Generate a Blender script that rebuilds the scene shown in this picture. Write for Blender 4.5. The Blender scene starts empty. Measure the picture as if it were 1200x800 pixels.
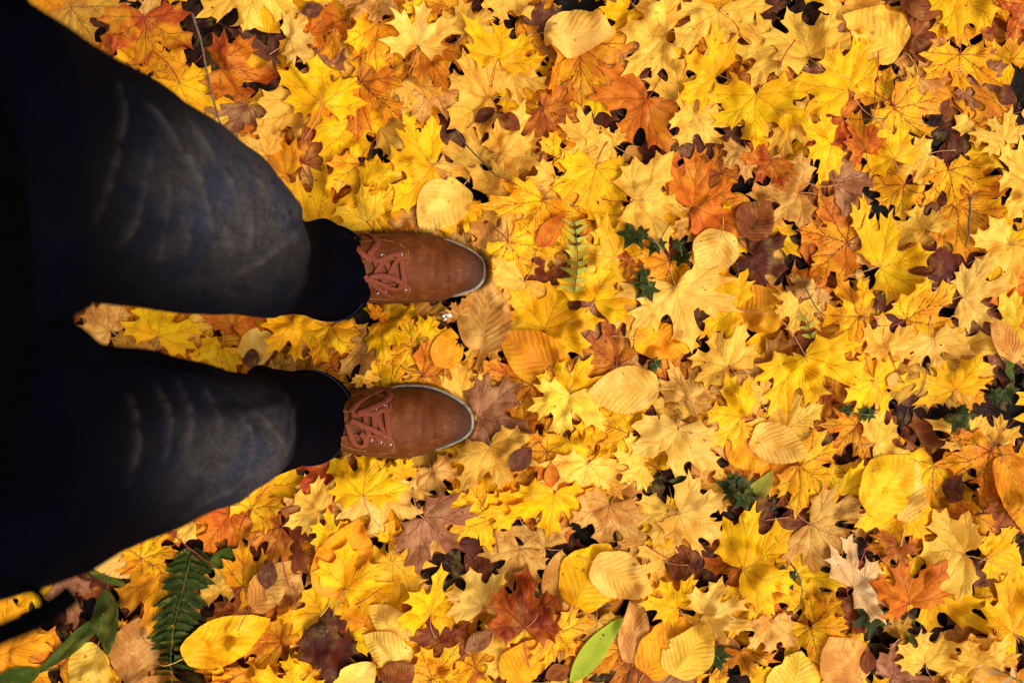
import bpy, math, random
import numpy as np
from mathutils import Vector, Matrix
from mathutils.geometry import delaunay_2d_cdt
from mathutils.kdtree import KDTree

random.seed(11)
rng = np.random.default_rng(11)
SC = bpy.context.scene
COL = SC.collection
PI = math.pi

# ------------------------------------------------------------------ camera, sky, sun, exposure
CAMZ = 1.54
FPX = 1125.0
cam_d = bpy.data.cameras.new('camera')
cam = bpy.data.objects.new('camera', cam_d)
COL.objects.link(cam)
cam.location = (0, 0, CAMZ)
cam.rotation_euler = (0, 0, 0)
cam_d.sensor_width = 36.0
cam_d.lens = 36.0 * FPX / 1200.0
cam_d.clip_start = 0.02
cam_d.clip_end = 500
cam_d.dof.use_dof = True
cam_d.dof.focus_distance = 1.49
cam_d.dof.aperture_fstop = 4.2
SC.camera = cam

SUN_EL, SUN_AZ = math.radians(48), math.radians(-30)     # azimuth measured from +X
w = bpy.data.worlds.new('World')
SC.world = w
w.use_nodes = True
nt = w.node_tree
for n in list(nt.nodes):
    nt.nodes.remove(n)
out = nt.nodes.new('ShaderNodeOutputWorld')
bg = nt.nodes.new('ShaderNodeBackground')
sky = nt.nodes.new('ShaderNodeTexSky')
sky.sky_type = 'NISHITA'
sky.sun_disc = False
sky.sun_elevation = SUN_EL
sky.sun_rotation = math.radians(90) - SUN_AZ
sky.air_density = 1.0
sky.dust_density = 4.0
hs = nt.nodes.new('ShaderNodeHueSaturation')           # overcast: most of the blue is taken out of the sky
hs.inputs['Saturation'].default_value = 0.0
nt.links.new(sky.outputs[0], hs.inputs['Color'])
nt.links.new(hs.outputs[0], bg.inputs['Color'])
bg.inputs['Strength'].default_value = 0.125
nt.links.new(bg.outputs[0], out.inputs[0])
sd = bpy.data.lights.new('sun', 'SUN')
sd.energy = 1.25
sd.angle = math.radians(34)
sd.color = (1.0, 0.92, 0.78)
sun = bpy.data.objects.new('sun', sd)
COL.objects.link(sun)
sdir = Vector((math.cos(SUN_EL) * math.cos(SUN_AZ), math.cos(SUN_EL) * math.sin(SUN_AZ), math.sin(SUN_EL)))
sun.rotation_euler = sdir.to_track_quat('Z', 'Y').to_euler()
sun.location = sdir * 10
SC.view_settings.view_transform = 'Standard'
SC.view_settings.look = 'None'
SC.view_settings.gamma = 1.0
SC.view_settings.exposure = 0.80
SC.view_settings.use_curve_mapping = False


def W(px, py, z=0.04):
    k = (CAMZ - z) / FPX
    return ((px - 600) * k, (400 - py) * k)


# ------------------------------------------------------------------ node helpers
def new_mat(name):
    m = bpy.data.materials.new(name)
    m.use_nodes = True
    t = m.node_tree
    for n in list(t.nodes):
        t.nodes.remove(n)
    return m, t


def nd(t, kind, ins=None, **kw):
    n = t.nodes.new(kind)
    for k, v in kw.items():
        setattr(n, k, v)
    if ins:
        for k, v in ins.items():
            s = n.inputs[k]
            if isinstance(v, bpy.types.NodeSocket):
                t.links.new(v, s)
            else:
                s.default_value = v
    return n


def mth(t, op, a, b=0.0, c=None, clamp=False):
    n = nd(t, 'ShaderNodeMath', {0: a, 1: b}, operation=op, use_clamp=clamp)
    if c is not None:
        if isinstance(c, bpy.types.NodeSocket):
            t.links.new(c, n.inputs[2])
        else:
            n.inputs[2].default_value = c
    return n.outputs[0]


def vm(t, op, a, b=None, out=0, scale=None):
    n = nd(t, 'ShaderNodeVectorMath', {0: a}, operation=op)
    if b is not None:
        if isinstance(b, bpy.types.NodeSocket):
            t.links.new(b, n.inputs[1])
        else:
            n.inputs[1].default_value = b
    if scale is not None:
        if isinstance(scale, bpy.types.NodeSocket):
            t.links.new(scale, n.inputs['Scale'])
        else:
            n.inputs['Scale'].default_value = scale
    return n.outputs[out]


def mixc(t, f, a, b, blend='MIX'):
    n = nd(t, 'ShaderNodeMix', None, data_type='RGBA', blend_type=blend)
    for s, v in ((n.inputs[0], f), (n.inputs[6], a), (n.inputs[7], b)):
        if isinstance(v, bpy.types.NodeSocket):
            t.links.new(v, s)
        else:
            s.default_value = v
    return n.outputs[2]


def sstep(t, x, lo, hi, a=0.0, b=1.0):
    n = nd(t, 'ShaderNodeMapRange', {0: x, 1: lo, 2: hi, 3: a, 4: b}, interpolation_type='SMOOTHSTEP')
    return n.outputs[0]


def noise(t, vec, scale, detail=3.0, rough=0.5, dist=0.0):
    return nd(t, 'ShaderNodeTexNoise', {'Vector': vec, 'Scale': scale, 'Detail': detail, 'Roughness': rough, 'Distortion': dist}).outputs[0]


# ------------------------------------------------------------------ leaf materials
MAPLE_VEINS = [((0, 0), (0, .97), .017), ((0, 0), (.80, .605), .014), ((0, 0), (.86, 0.0), .012),
               ((0, 0), (.38, -.31), .009), ((0, .36), (.255, .785), .010), ((0, .60), (.09, .82), .007),
               ((.28, .212), (.51, .71), .010), ((.38, .287), (.84, .355), .010), ((.54, .41), (.64, .59), .007),
               ((.36, 0), (.70, .12), .008), ((.38, 0), (.73, -.195), .008), ((0, .17), (.19, .45), .008), ((0, .26), (.19, .58), .006)]


def leaf_material(name, veins):
    m, t = new_mat(name)
    att = lambda n: nd(t, 'ShaderNodeAttribute', None, attribute_name=n)
    luv = att('leafuv').outputs['Vector']
    par = nd(t, 'ShaderNodeSeparateColor', {0: att('par').outputs['Color']})
    spot, veinamt, rnd = par.outputs[0], par.outputs[1], par.outputs[2]
    tint, tint2 = att('tint').outputs['Color'], att('tint_two').outputs['Color']
    sep = nd(t, 'ShaderNodeSeparateXYZ', {0: luv})
    u, v, edge = sep.outputs
    flat = nd(t, 'ShaderNodeCombineXYZ', {0: u, 1: v, 2: mth(t, 'MULTIPLY', rnd, 57.0)}).outputs[0]
    wob = nd(t, 'ShaderNodeTexNoise', {'Vector': flat, 'Scale': 4.0, 'Detail': 2.0}).outputs['Color']
    wv = vm(t, 'ADD', flat, vm(t, 'SCALE', vm(t, 'SUBTRACT', wob, (.5, .5, .5)), scale=.07))
    ws = nd(t, 'ShaderNodeSeparateXYZ', {0: wv})
    p = nd(t, 'ShaderNodeCombineXYZ', {0: mth(t, 'ABSOLUTE', ws.outputs[0]), 1: ws.outputs[1], 2: 0.0}).outputs[0]
    big = noise(t, flat, 1.6, 3, .55)
    mid = noise(t, flat, 6.0, 4, .6)
    fine = noise(t, flat, 38.0, 2, .5)
    vor = nd(t, 'ShaderNodeTexVoronoi', {'Vector': flat, 'Scale': 15.0}, feature='DISTANCE_TO_EDGE').outputs['Distance']
    ret = sstep(t, vor, 0.0, .10, 1.0, 0.0)
    # blades fade to the second tint in patches and along the margins
    f2 = sstep(t, mth(t, 'ADD', big, mth(t, 'MULTIPLY', mid, .5)), .62, .86)
    em = sstep(t, mth(t, 'ADD', edge, mth(t, 'MULTIPLY', mid, .16)), .06, .15, 1.0, 0.0)
    f2 = mth(t, 'MAXIMUM', f2, mth(t, 'MULTIPLY', em, .8))
    c = mixc(t, f2, tint, tint2)
    c = mixc(t, mth(t, 'MULTIPLY', sstep(t, mid, .42, .72), .30), c, mixc(t, 1.0, c, (.80, .60, .40, 1), 'MULTIPLY'))
    pale = sstep(t, noise(t, vm(t, 'ADD', flat, (7.3, 1.1, 2.0)), 2.3, 3, .6), .50, .74)
    c = mixc(t, mth(t, 'MULTIPLY', pale, .30), c, mixc(t, .5, c, (.95, .66, .12, 1)))
    if veins == 'maple':
        cur = None
        for (A, B, wd) in MAPLE_VEINS:
            d = (B[0] - A[0], B[1] - A[1], 0)
            l2 = d[0] ** 2 + d[1] ** 2
            pa = vm(t, 'SUBTRACT', p, (A[0], A[1], 0))
            tt = mth(t, 'MULTIPLY', vm(t, 'DOT_PRODUCT', pa, d, out=1), 1 / l2, clamp=True)
            e = vm(t, 'SUBTRACT', pa, vm(t, 'SCALE', d, scale=tt))
            ln = vm(t, 'LENGTH', e, out=1)
            wdt = mth(t, 'MULTIPLY_ADD', tt, -wd * .68, wd)
            q = mth(t, 'DIVIDE', ln, wdt)
            cur = q if cur is None else mth(t, 'MINIMUM', cur, q)
        vein = sstep(t, cur, .30, 1.05, 1.0, 0.0)
        halo = sstep(t, cur, .5, 5.0, 1.0, 0.0)
        brk = sstep(t, noise(t, flat, 17.0, 3, .6), .34, .56)
        vc = mixc(t, .88, tint2, (.11, .009, .005, 1))
        dots = mth(t, 'MULTIPLY', mth(t, 'MULTIPLY', halo, spot), sstep(t, noise(t, flat, 24.0, 3, .65), .50, .58))
        vmask = mth(t, 'MULTIPLY', mth(t, 'MULTIPLY', vein, veinamt), mth(t, 'MULTIPLY_ADD', brk, .65, .35))
        c = mixc(t, mth(t, 'MULTIPLY', ret, mth(t, 'MULTIPLY', veinamt, .13)), c, vc)
        c = mixc(t, mth(t, 'MULTIPLY', dots, .95), c, vc)
        c = mixc(t, vmask, c, vc)
        hgt = mth(t, 'ADD', mth(t, 'MULTIPLY', vein, -.9), mth(t, 'MULTIPLY', sstep(t, cur, 0, 9), .9))
    elif veins == 'rib':
        au = mth(t, 'ABSOLUTE', ws.outputs[0])
        q = mth(t, 'MULTIPLY', mth(t, 'SUBTRACT', mth(t, 'ADD', ws.outputs[1], mth(t, 'MULTIPLY', big, .22)), mth(t, 'MULTIPLY', mth(t, 'POWER', au, .85), .62)), 10.0)
        s = mth(t, 'SINE', mth(t, 'MULTIPLY', q, 2 * PI))
        line = sstep(t, s, .90, 1.0)
        mid_rib = sstep(t, au, .004, .014, 1.0, 0.0)
        side = sstep(t, au, .0, .08)
        vein = mth(t, 'MAXIMUM', mth(t, 'MULTIPLY', line, .45), mid_rib)
        vc = mixc(t, .5, tint, tint2)
        vc = mixc(t, .45, vc, (.55, .22, .06, 1))
        c = mixc(t, mth(t, 'MULTIPLY', vein, mth(t, 'MULTIPLY', veinamt, .8)), c, vc)
        c = mixc(t, mth(t, 'MULTIPLY', mth(t, 'MULTIPLY', ret, .10), veinamt), c, vc)
        c = mixc(t, mth(t, 'MULTIPLY', mth(t, 'MULTIPLY', sstep(t, mth(t, 'MULTIPLY', s, mid), -.1, .55), spot), .32), c, tint2)
        hgt = mth(t, 'MULTIPLY_ADD', mth(t, 'MULTIPLY', mth(t, 'MULTIPLY', s, side), mth(t, 'MULTIPLY_ADD', big, 1.2, .1)), .70, mth(t, 'MULTIPLY', mid_rib, .8))
    elif veins == 'ivy':
        cur = None
        for (A, B, wd) in [((0, 0), (0, .95), .02), ((0, 0), (.62, .42), .016), ((0, 0), (.5, -.12), .014)]:
            d = (B[0], B[1], 0)
            l2 = d[0] ** 2 + d[1] ** 2
            tt = mth(t, 'MULTIPLY', vm(t, 'DOT_PRODUCT', p, d, out=1), 1 / l2, clamp=True)
            ln = vm(t, 'LENGTH', vm(t, 'SUBTRACT', p, vm(t, 'SCALE', d, scale=tt)), out=1)
            q = mth(t, 'DIVIDE', ln, wd)
            cur = q if cur is None else mth(t, 'MINIMUM', cur, q)
        vein = sstep(t, cur, .3, 1.3, 1.0, 0.0)
        c = mixc(t, mth(t, 'MULTIPLY', vein, .45), c, (.09, .12, .04, 1))
        hgt = vein
    else:                                                    # long blades with parallel veins
        q = mth(t, 'SINE', mth(t, 'MULTIPLY', ws.outputs[0], 120.0))
        c = mixc(t, mth(t, 'MULTIPLY', sstep(t, q, .6, 1.0), .25), c, tint2)
        hgt = mth(t, 'MULTIPLY', q, .25)
    # scattered specks and a few round blotches
    sp = mth(t, 'MULTIPLY', sstep(t, fine, .635, .68), mth(t, 'MULTIPLY_ADD', spot, .9, .15))
    bl = nd(t, 'ShaderNodeTexVoronoi', {'Vector': flat, 'Scale': 2.7}).outputs['Distance']
    blm = mth(t, 'MULTIPLY', sstep(t, mth(t, 'MULTIPLY_ADD', mid, .12, bl), .13, .165, 1.0, 0.0), sstep(t, noise(t, flat, 1.1, 1), .47, .53))
    c = mixc(t, mth(t, 'MAXIMUM', sp, mth(t, 'MULTIPLY', blm, .55)), c, (.13, .035, .012, 1))
    h = mth(t, 'ADD', mth(t, 'MULTIPLY', hgt, 1.0), mth(t, 'ADD', mth(t, 'MULTIPLY', ret, -.25), mth(t, 'MULTIPLY', mid, 1.2)))
    bump = nd(t, 'ShaderNodeBump', {'Strength': .50, 'Distance': .0013, 'Height': h})
    ro = mth(t, 'MULTIPLY_ADD', mid, .30, .34)
    pb = nd(t, 'ShaderNodeBsdfPrincipled', {'Base Color': c, 'Roughness': ro, 'Normal': bump.outputs[0], 'Specular IOR Level': .11})
    tr = nd(t, 'ShaderNodeBsdfTranslucent', {'Color': c, 'Normal': bump.outputs[0]})
    mx = nd(t, 'ShaderNodeMixShader', {0: .22, 1: pb.outputs[0], 2: tr.outputs[0]})
    o = nd(t, 'ShaderNodeOutputMaterial', {0: mx.outputs[0]})
    return m


MAT = {'m': leaf_material('maple_leaf_blade', 'maple'), 'o': leaf_material('ribbed_leaf_blade', 'rib'),
       'i': leaf_material('ivy_leaf_blade', 'ivy'), 'g': leaf_material('long_leaf_blade', 'long')}
MAT['e'] = MAT['o']
MAT['f'] = MAT['g']


def simple_mat(name, col, rough=.6, spec=.4, nscale=40., nstr=.3, col2=None, bump=.0, bdist=.001):
    m, t = new_mat(name)
    tc = nd(t, 'ShaderNodeTexCoord').outputs['Object']
    n1 = noise(t, tc, nscale, 5, .6)
    c2 = col2 or tuple(x * .5 for x in col)
    c = mixc(t, mth(t, 'MULTIPLY', sstep(t, n1, .35, .7), nstr), tuple(col) + (1,), tuple(c2) + (1,))
    ins = {'Base Color': c, 'Roughness': rough, 'Specular IOR Level': spec}
    if bump:
        ins['Normal'] = nd(t, 'ShaderNodeBump', {'Strength': bump, 'Distance': bdist, 'Height': n1}).outputs[0]
    pb = nd(t, 'ShaderNodeBsdfPrincipled', ins)
    nd(t, 'ShaderNodeOutputMaterial', {0: pb.outputs[0]})
    return m


STALK = {k: simple_mat('stalk_' + k, c, .45, .4, 60, .5) for k, c in
         dict(red=(.30, .022, .012), tan=(.50, .24, .08), brown=(.16, .05, .02), yellow=(.66, .38, .06), green=(.05, .085, .015)).items()}

# ------------------------------------------------------------------ leaf outlines in their own unit space
MAPLE_HALF = [(0, 1.0), (.03, .90), (.085, .83), (.135, .795), (.275, .805), (.215, .72), (.178, .62), (.170, .54), (.190, .475), (.230, .447), (.275, .458),
              (.335, .51), (.40, .59), (.525, .735), (.53, .655), (.58, .605), (.68, .62), (.88, .665), (.80, .56), (.74, .475), (.865, .36), (.74, .335),
              (.635, .28), (.58, .23), (.568, .185), (.60, .148), (.69, .14), (.925, .06), (.80, .0), (.70, -.045), (.745, -.205), (.60, -.155), (.50, -.165),
              (.40, -.33), (.33, -.225), (.22, -.185), (.10, -.12), (.03, -.04)]


def sag(pts, amt, n=3):
    o = []
    N = len(pts)
    for i in range(N):
        a, b = Vector(pts[i]), Vector(pts[(i + 1) % N])
        d = b - a
        nrm = Vector((-d.y, d.x))
        for k in range(n):
            f = k / n
            p = a + d * f + nrm * (amt * 4 * f * (1 - f))
            o.append((p.x, p.y))
    return o


def maple_outline(r, toothy=1.0, slim=1.0):
    half = []
    for i, (x, y) in enumerate(MAPLE_HALF):
        half.append((x, y))
    right = [(x * (1 + r.uniform(-.05, .05)), y + r.uniform(-.02, .02)) for x, y in half[1:]]
    left = [(-x * (1 + r.uniform(-.05, .05)), y + r.uniform(-.02, .02)) for x, y in half[1:]]
    pts = [half[0]] + right + [(0, 0.0)] + left[::-1]
    k = r.choice([0.0, 0.0, .08, .18, .3])
    fill = []
    for i_, (x, y) in enumerate(pts):
        rr = math.hypot(x, y)
        nb = [math.hypot(*pts[(i_ + q_) % len(pts)]) for q_ in (-5, -4, -3, -2, -1, 1, 2, 3, 4, 5)]
        avg = sum(nb) / 10
        f_ = 1 + k * (avg - rr) / max(rr, .2) if rr > .35 else 1
        fill.append((x * slim * f_, y * f_))
    pts = fill
    return sag(pts, -.03, 2)                      # clockwise list: negative sag pulls the edges inwards


def oval_outline(r, teeth=26, pointy=.55, cord=.05, tooth=.012):
    pts = []
    n = 64
    side = []
    for i in range(n + 1):
        t = i / n
        hw = .5 * math.sin(PI * t ** .80) ** .72 * (1 - .22 * t ** 3)
        if t > .86:
            hw *= 1 - .35 * ((t - .86) / .14) * pointy
        f = (t * teeth) % 1.0
        hw += tooth * (f - .5) * (1 if .05 < t < .97 else 0)
        side.append((hw, t - cord * math.sin(PI * min(1, t * 5)) * (1 if t < .2 else 0)))
    right = [(h, y) for h, y in side][::-1]
    left = [(-h * (1 + r.uniform(-.01, .01)), y) for h, y in side][1:-1]
    pts = right + left
    return pts


def ell_outline(r):
    side = [(.5 * math.sin(PI * (i / 24)) ** .85, i / 24) for i in range(25)]
    return side[::-1] + [(-h, y) for h, y in side][1:-1]


IVY_HALF = [(0, 1.0), (.10, .72), (.19, .52), (.30, .44), (.50, .50), (.72, .46), (.55, .30), (.40, .14), (.50, .02), (.60, -.14),
            (.42, -.20), (.22, -.22), (.08, -.12)]


def ivy_outline(r):
    right = IVY_HALF[1:]
    pts = [IVY_HALF[0]] + right + [(0, -.04)] + [(-x, y + r.uniform(-.02, .02)) for x, y in right[::-1]]
    return sag(pts, -.03, 3)


def blade_outline(r):
    side = [(.5 * math.sin(PI * (i / 30) ** .9) ** .9 * (1 - .25 * i / 30), i / 30) for i in range(31)]
    return side[::-1] + [(-h, y) for h, y in side][1:-1]


def pinna_outline(r, lobes=8):
    side = []
    n = lobes * 6
    for i in range(n + 1):
        t = i / n
        f = (t * lobes) % 1.0
        hw = (.5 * (1 - t ** 2.2)) * (.68 + .32 * math.sin(PI * f) ** .6) + .01
        if t < .03:
            hw = .06
        side.append((hw, t + .02 * math.sin(2 * PI * f)))
    return side[::-1] + [(-h, y) for h, y in side][1:]


def canon(outline, step):
    P = np.array(outline, float)
    # de-duplicate
    keep = [0]
    for i in range(1, len(P)):
        if np.hypot(*(P[i] - P[keep[-1]])) > 1e-4:
            keep.append(i)
    if np.hypot(*(P[keep[-1]] - P[0])) < 1e-4:
        keep = keep[:-1]
    P = P[keep]
    x0, y0 = P.min(0)
    x1, y1 = P.max(0)
    gx = np.arange(x0, x1, step)
    gy = np.arange(y0, y1, step * .87)
    G = np.array([(x + (step / 2 if j % 2 else 0), y) for j, y in enumerate(gy) for x in gx])
    # inside test and distance to outline
    def dist_edge(Q):
        A = P
        B = np.roll(P, -1, 0)
        best = np.full(len(Q), 9.)
        for a, b in zip(A, B):
            d = b - a
            tt = np.clip(((Q - a) @ d) / max(d @ d, 1e-12), 0, 1)
            e = np.hypot(*(Q - a - tt[:, None] * d).T)
            best = np.minimum(best, e)
        return best
    ins = np.zeros(len(G), bool)
    A = P
    B = np.roll(P, -1, 0)
    for a, b in zip(A, B):
        c = ((a[1] > G[:, 1]) != (b[1] > G[:, 1]))
        with np.errstate(divide='ignore', invalid='ignore'):
            xx = (b[0] - a[0]) * (G[:, 1] - a[1]) / (b[1] - a[1] + 1e-15) + a[0]
        ins ^= c & (G[:, 0] < xx)
    G = G[ins]
    G = G[dist_edge(G) > step * .35]
    n = len(P)
    co = [Vector(p) for p in P] + [Vector(g) for g in G]
    vo, eo, fo, *_ = delaunay_2d_cdt(co, [], [list(range(n))], 1, 1e-6)
    V = np.array([(v.x, v.y) for v in vo])
    F = np.array([f for f in fo if len(f) == 3])
    a, b, c = V[F[:, 0]], V[F[:, 1]], V[F[:, 2]]
    ar = (b[:, 0] - a[:, 0]) * (c[:, 1] - a[:, 1]) - (b[:, 1] - a[:, 1]) * (c[:, 0] - a[:, 0])
    F[ar < 0] = F[ar < 0][:, ::-1]
    N = 4
    bw = np.array([(i / N, j / N, (N - i - j) / N) for i in range(N + 1) for j in range(N + 1 - i)])
    D = np.full(len(V), 9.)
    for (A_, B_, _w) in MAPLE_VEINS:
        a_, d_ = np.array(A_), np.array(B_) - np.array(A_)
        Q = np.column_stack([np.abs(V[:, 0]), V[:, 1]]) - a_
        tt = np.clip((Q @ d_) / (d_ @ d_), 0, 1)
        D = np.minimum(D, np.hypot(*(Q - tt[:, None] * d_).T))
    return dict(V=V, F=F, E=dist_edge(V), bw=bw, D=D)


CAN = {}
r0 = random.Random(5)
CAN['m'] = [canon(maple_outline(r0, slim=s), .042) for s in (1, 1.06, .94, 1.0, 1.08, .97, 1.03, .9, 1.02, .98, 1.1, .95)]
CAN['o'] = [canon(oval_outline(r0, tt, pp, cc), .045) for tt, pp, cc in ((30, .6, .06), (24, .9, .04), (34, .3, .08), (28, .7, .05))]
CAN['e'] = [canon(ell_outline(r0), .07)]
CAN['i'] = [canon(ivy_outline(r0), .07) for _ in range(3)]
CAN['g'] = [canon(blade_outline(r0), .05)]
CAN['f'] = [canon(pinna_outline(r0, 9), .10), canon(pinna_outline(r0, 8), .10)]
LOW = {'m': [canon(maple_outline(r0, slim=s), .12) for s in (1, 1.06, .94)], 'o': [canon(oval_outline(r0, 20, .6, .05), .12)]}
LOW['e'] = CAN['e']

# ------------------------------------------------------------------ running height of the leaf pile
CELL = .002
GX0, GY0, GNX, GNY = -1.50, -1.10, 1500, 1100
H = np.zeros((GNX, GNY), np.float32)
xs = GX0 + CELL * np.arange(GNX)[:, None]
ys = GY0 + CELL * np.arange(GNY)[None, :]
H += (.006 * np.sin(xs * 7 + 1) * np.cos(ys * 6.1) + .004 * np.sin(xs * 15 + ys * 11)).astype(np.float32)

SHOE_L = [(346, 312, 324), (349, 302, 334), (355, 293, 342), (367, 287, 347), (385, 284, 350), (410, 281, 352), (432, 277, 356), (457, 274, 356.5), (481, 273.5, 355.5),
          (500, 275, 354.5), (517, 278, 353), (532, 283, 349.5), (545, 288.5, 345.5), (557, 295, 341), (565, 302, 334.5), (569.5, 309, 327)]
SHOE_R = [(330, 487, 500), (333, 477, 510), (340, 469, 518), (352, 463, 524), (375, 460, 526), (400, 457, 527), (420, 455, 530), (440, 453, 534), (457, 452, 536), (474, 450.6, 536),
          (495, 450.6, 532), (509, 453.2, 528.5), (522, 458, 523), (536, 465.5, 517.5), (546, 472.5, 512), (552, 480, 506.5), (555, 487, 500)]


def smooth_closed(pts, n, it=1):
    P = np.array(pts, float)
    N = len(P)
    o = []
    seg = np.hypot(*(np.roll(P, -1, 0) - P).T)
    cum = np.concatenate([[0], np.cumsum(seg)])
    for k in range(n):
        s = cum[-1] * k / n
        i = min(np.searchsorted(cum, s, 'right') - 1, N - 1)
        f = (s - cum[i]) / seg[i]
        p0, p1, p2, p3 = P[(i - 1) % N], P[i], P[(i + 1) % N], P[(i + 2) % N]
        o.append(.5 * ((2 * p1) + (p2 - p0) * f + (2 * p0 - 5 * p1 + 4 * p2 - p3) * f * f + (3 * p1 - p0 - 3 * p2 + p3) * f ** 3))
    O = np.array(o)
    for _ in range(it):
        O = .25 * np.roll(O, 1, 0) + .5 * O + .25 * np.roll(O, -1, 0)
    return O


def shoe_outline(tab, z=.03):
    pts = [W(x, b, z) for x, a, b in tab] + [W(x, a, z) for x, a, b in tab[::-1]]
    return smooth_closed(pts, 160, 2)


OUT_L, OUT_R = shoe_outline(SHOE_L), shoe_outline(SHOE_R)


def poly_mask(P, X, Y):
    ins = np.zeros(np.broadcast(X, Y).shape, bool)
    A, B = P, np.roll(P, -1, 0)
    for a, b in zip(A, B):
        c = ((a[1] > Y) != (b[1] > Y))
        xx = (b[0] - a[0]) * (Y - a[1]) / (b[1] - a[1] + 1e-15) + a[0]
        ins = ins ^ (c & (X < xx))
    return ins


def boxblur(A, r):
    for ax in (0, 1):
        k = np.zeros_like(A)
        for s in range(-r, r + 1):
            k += np.roll(A, s, ax)
        A = k / (2 * r + 1)
    return A


FOOT = {}
for nm, O in (('L', OUT_L), ('R', OUT_R)):
    mk = poly_mask(O, xs + 0 * ys, ys + 0 * xs)
    FOOT[nm] = mk
    soft = boxblur(boxblur(mk.astype(np.float32), 6), 6)
    H -= .020 * soft                                # the weight of the shoe packs the litter down


PRESS = True
PRESSED = np.clip(boxblur(sum(f.astype(np.float32) for f in FOOT.values()), 4) * 1.9, 0, 1)


def dilate(A, n):
    for _ in range(n):
        B = A.copy()
        B[1:] = np.maximum(B[1:], A[:-1])
        B[:-1] = np.maximum(B[:-1], A[1:])
        B[:, 1:] = np.maximum(B[:, 1:], A[:, :-1])
        B[:, :-1] = np.maximum(B[:, :-1], A[:, 1:])
        A = B
    return A


def hsample(win, i0, j0, x, y):
    fi = np.clip((x - GX0) / CELL - i0, 0, win.shape[0] - 1.001)
    fj = np.clip((y - GY0) / CELL - j0, 0, win.shape[1] - 1.001)
    i, j = fi.astype(int), fj.astype(int)
    a, b = fi - i, fj - j
    return (win[i, j] * (1 - a) * (1 - b) + win[i + 1, j] * a * (1 - b) + win[i, j + 1] * (1 - a) * b + win[i + 1, j + 1] * a * b)


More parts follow.
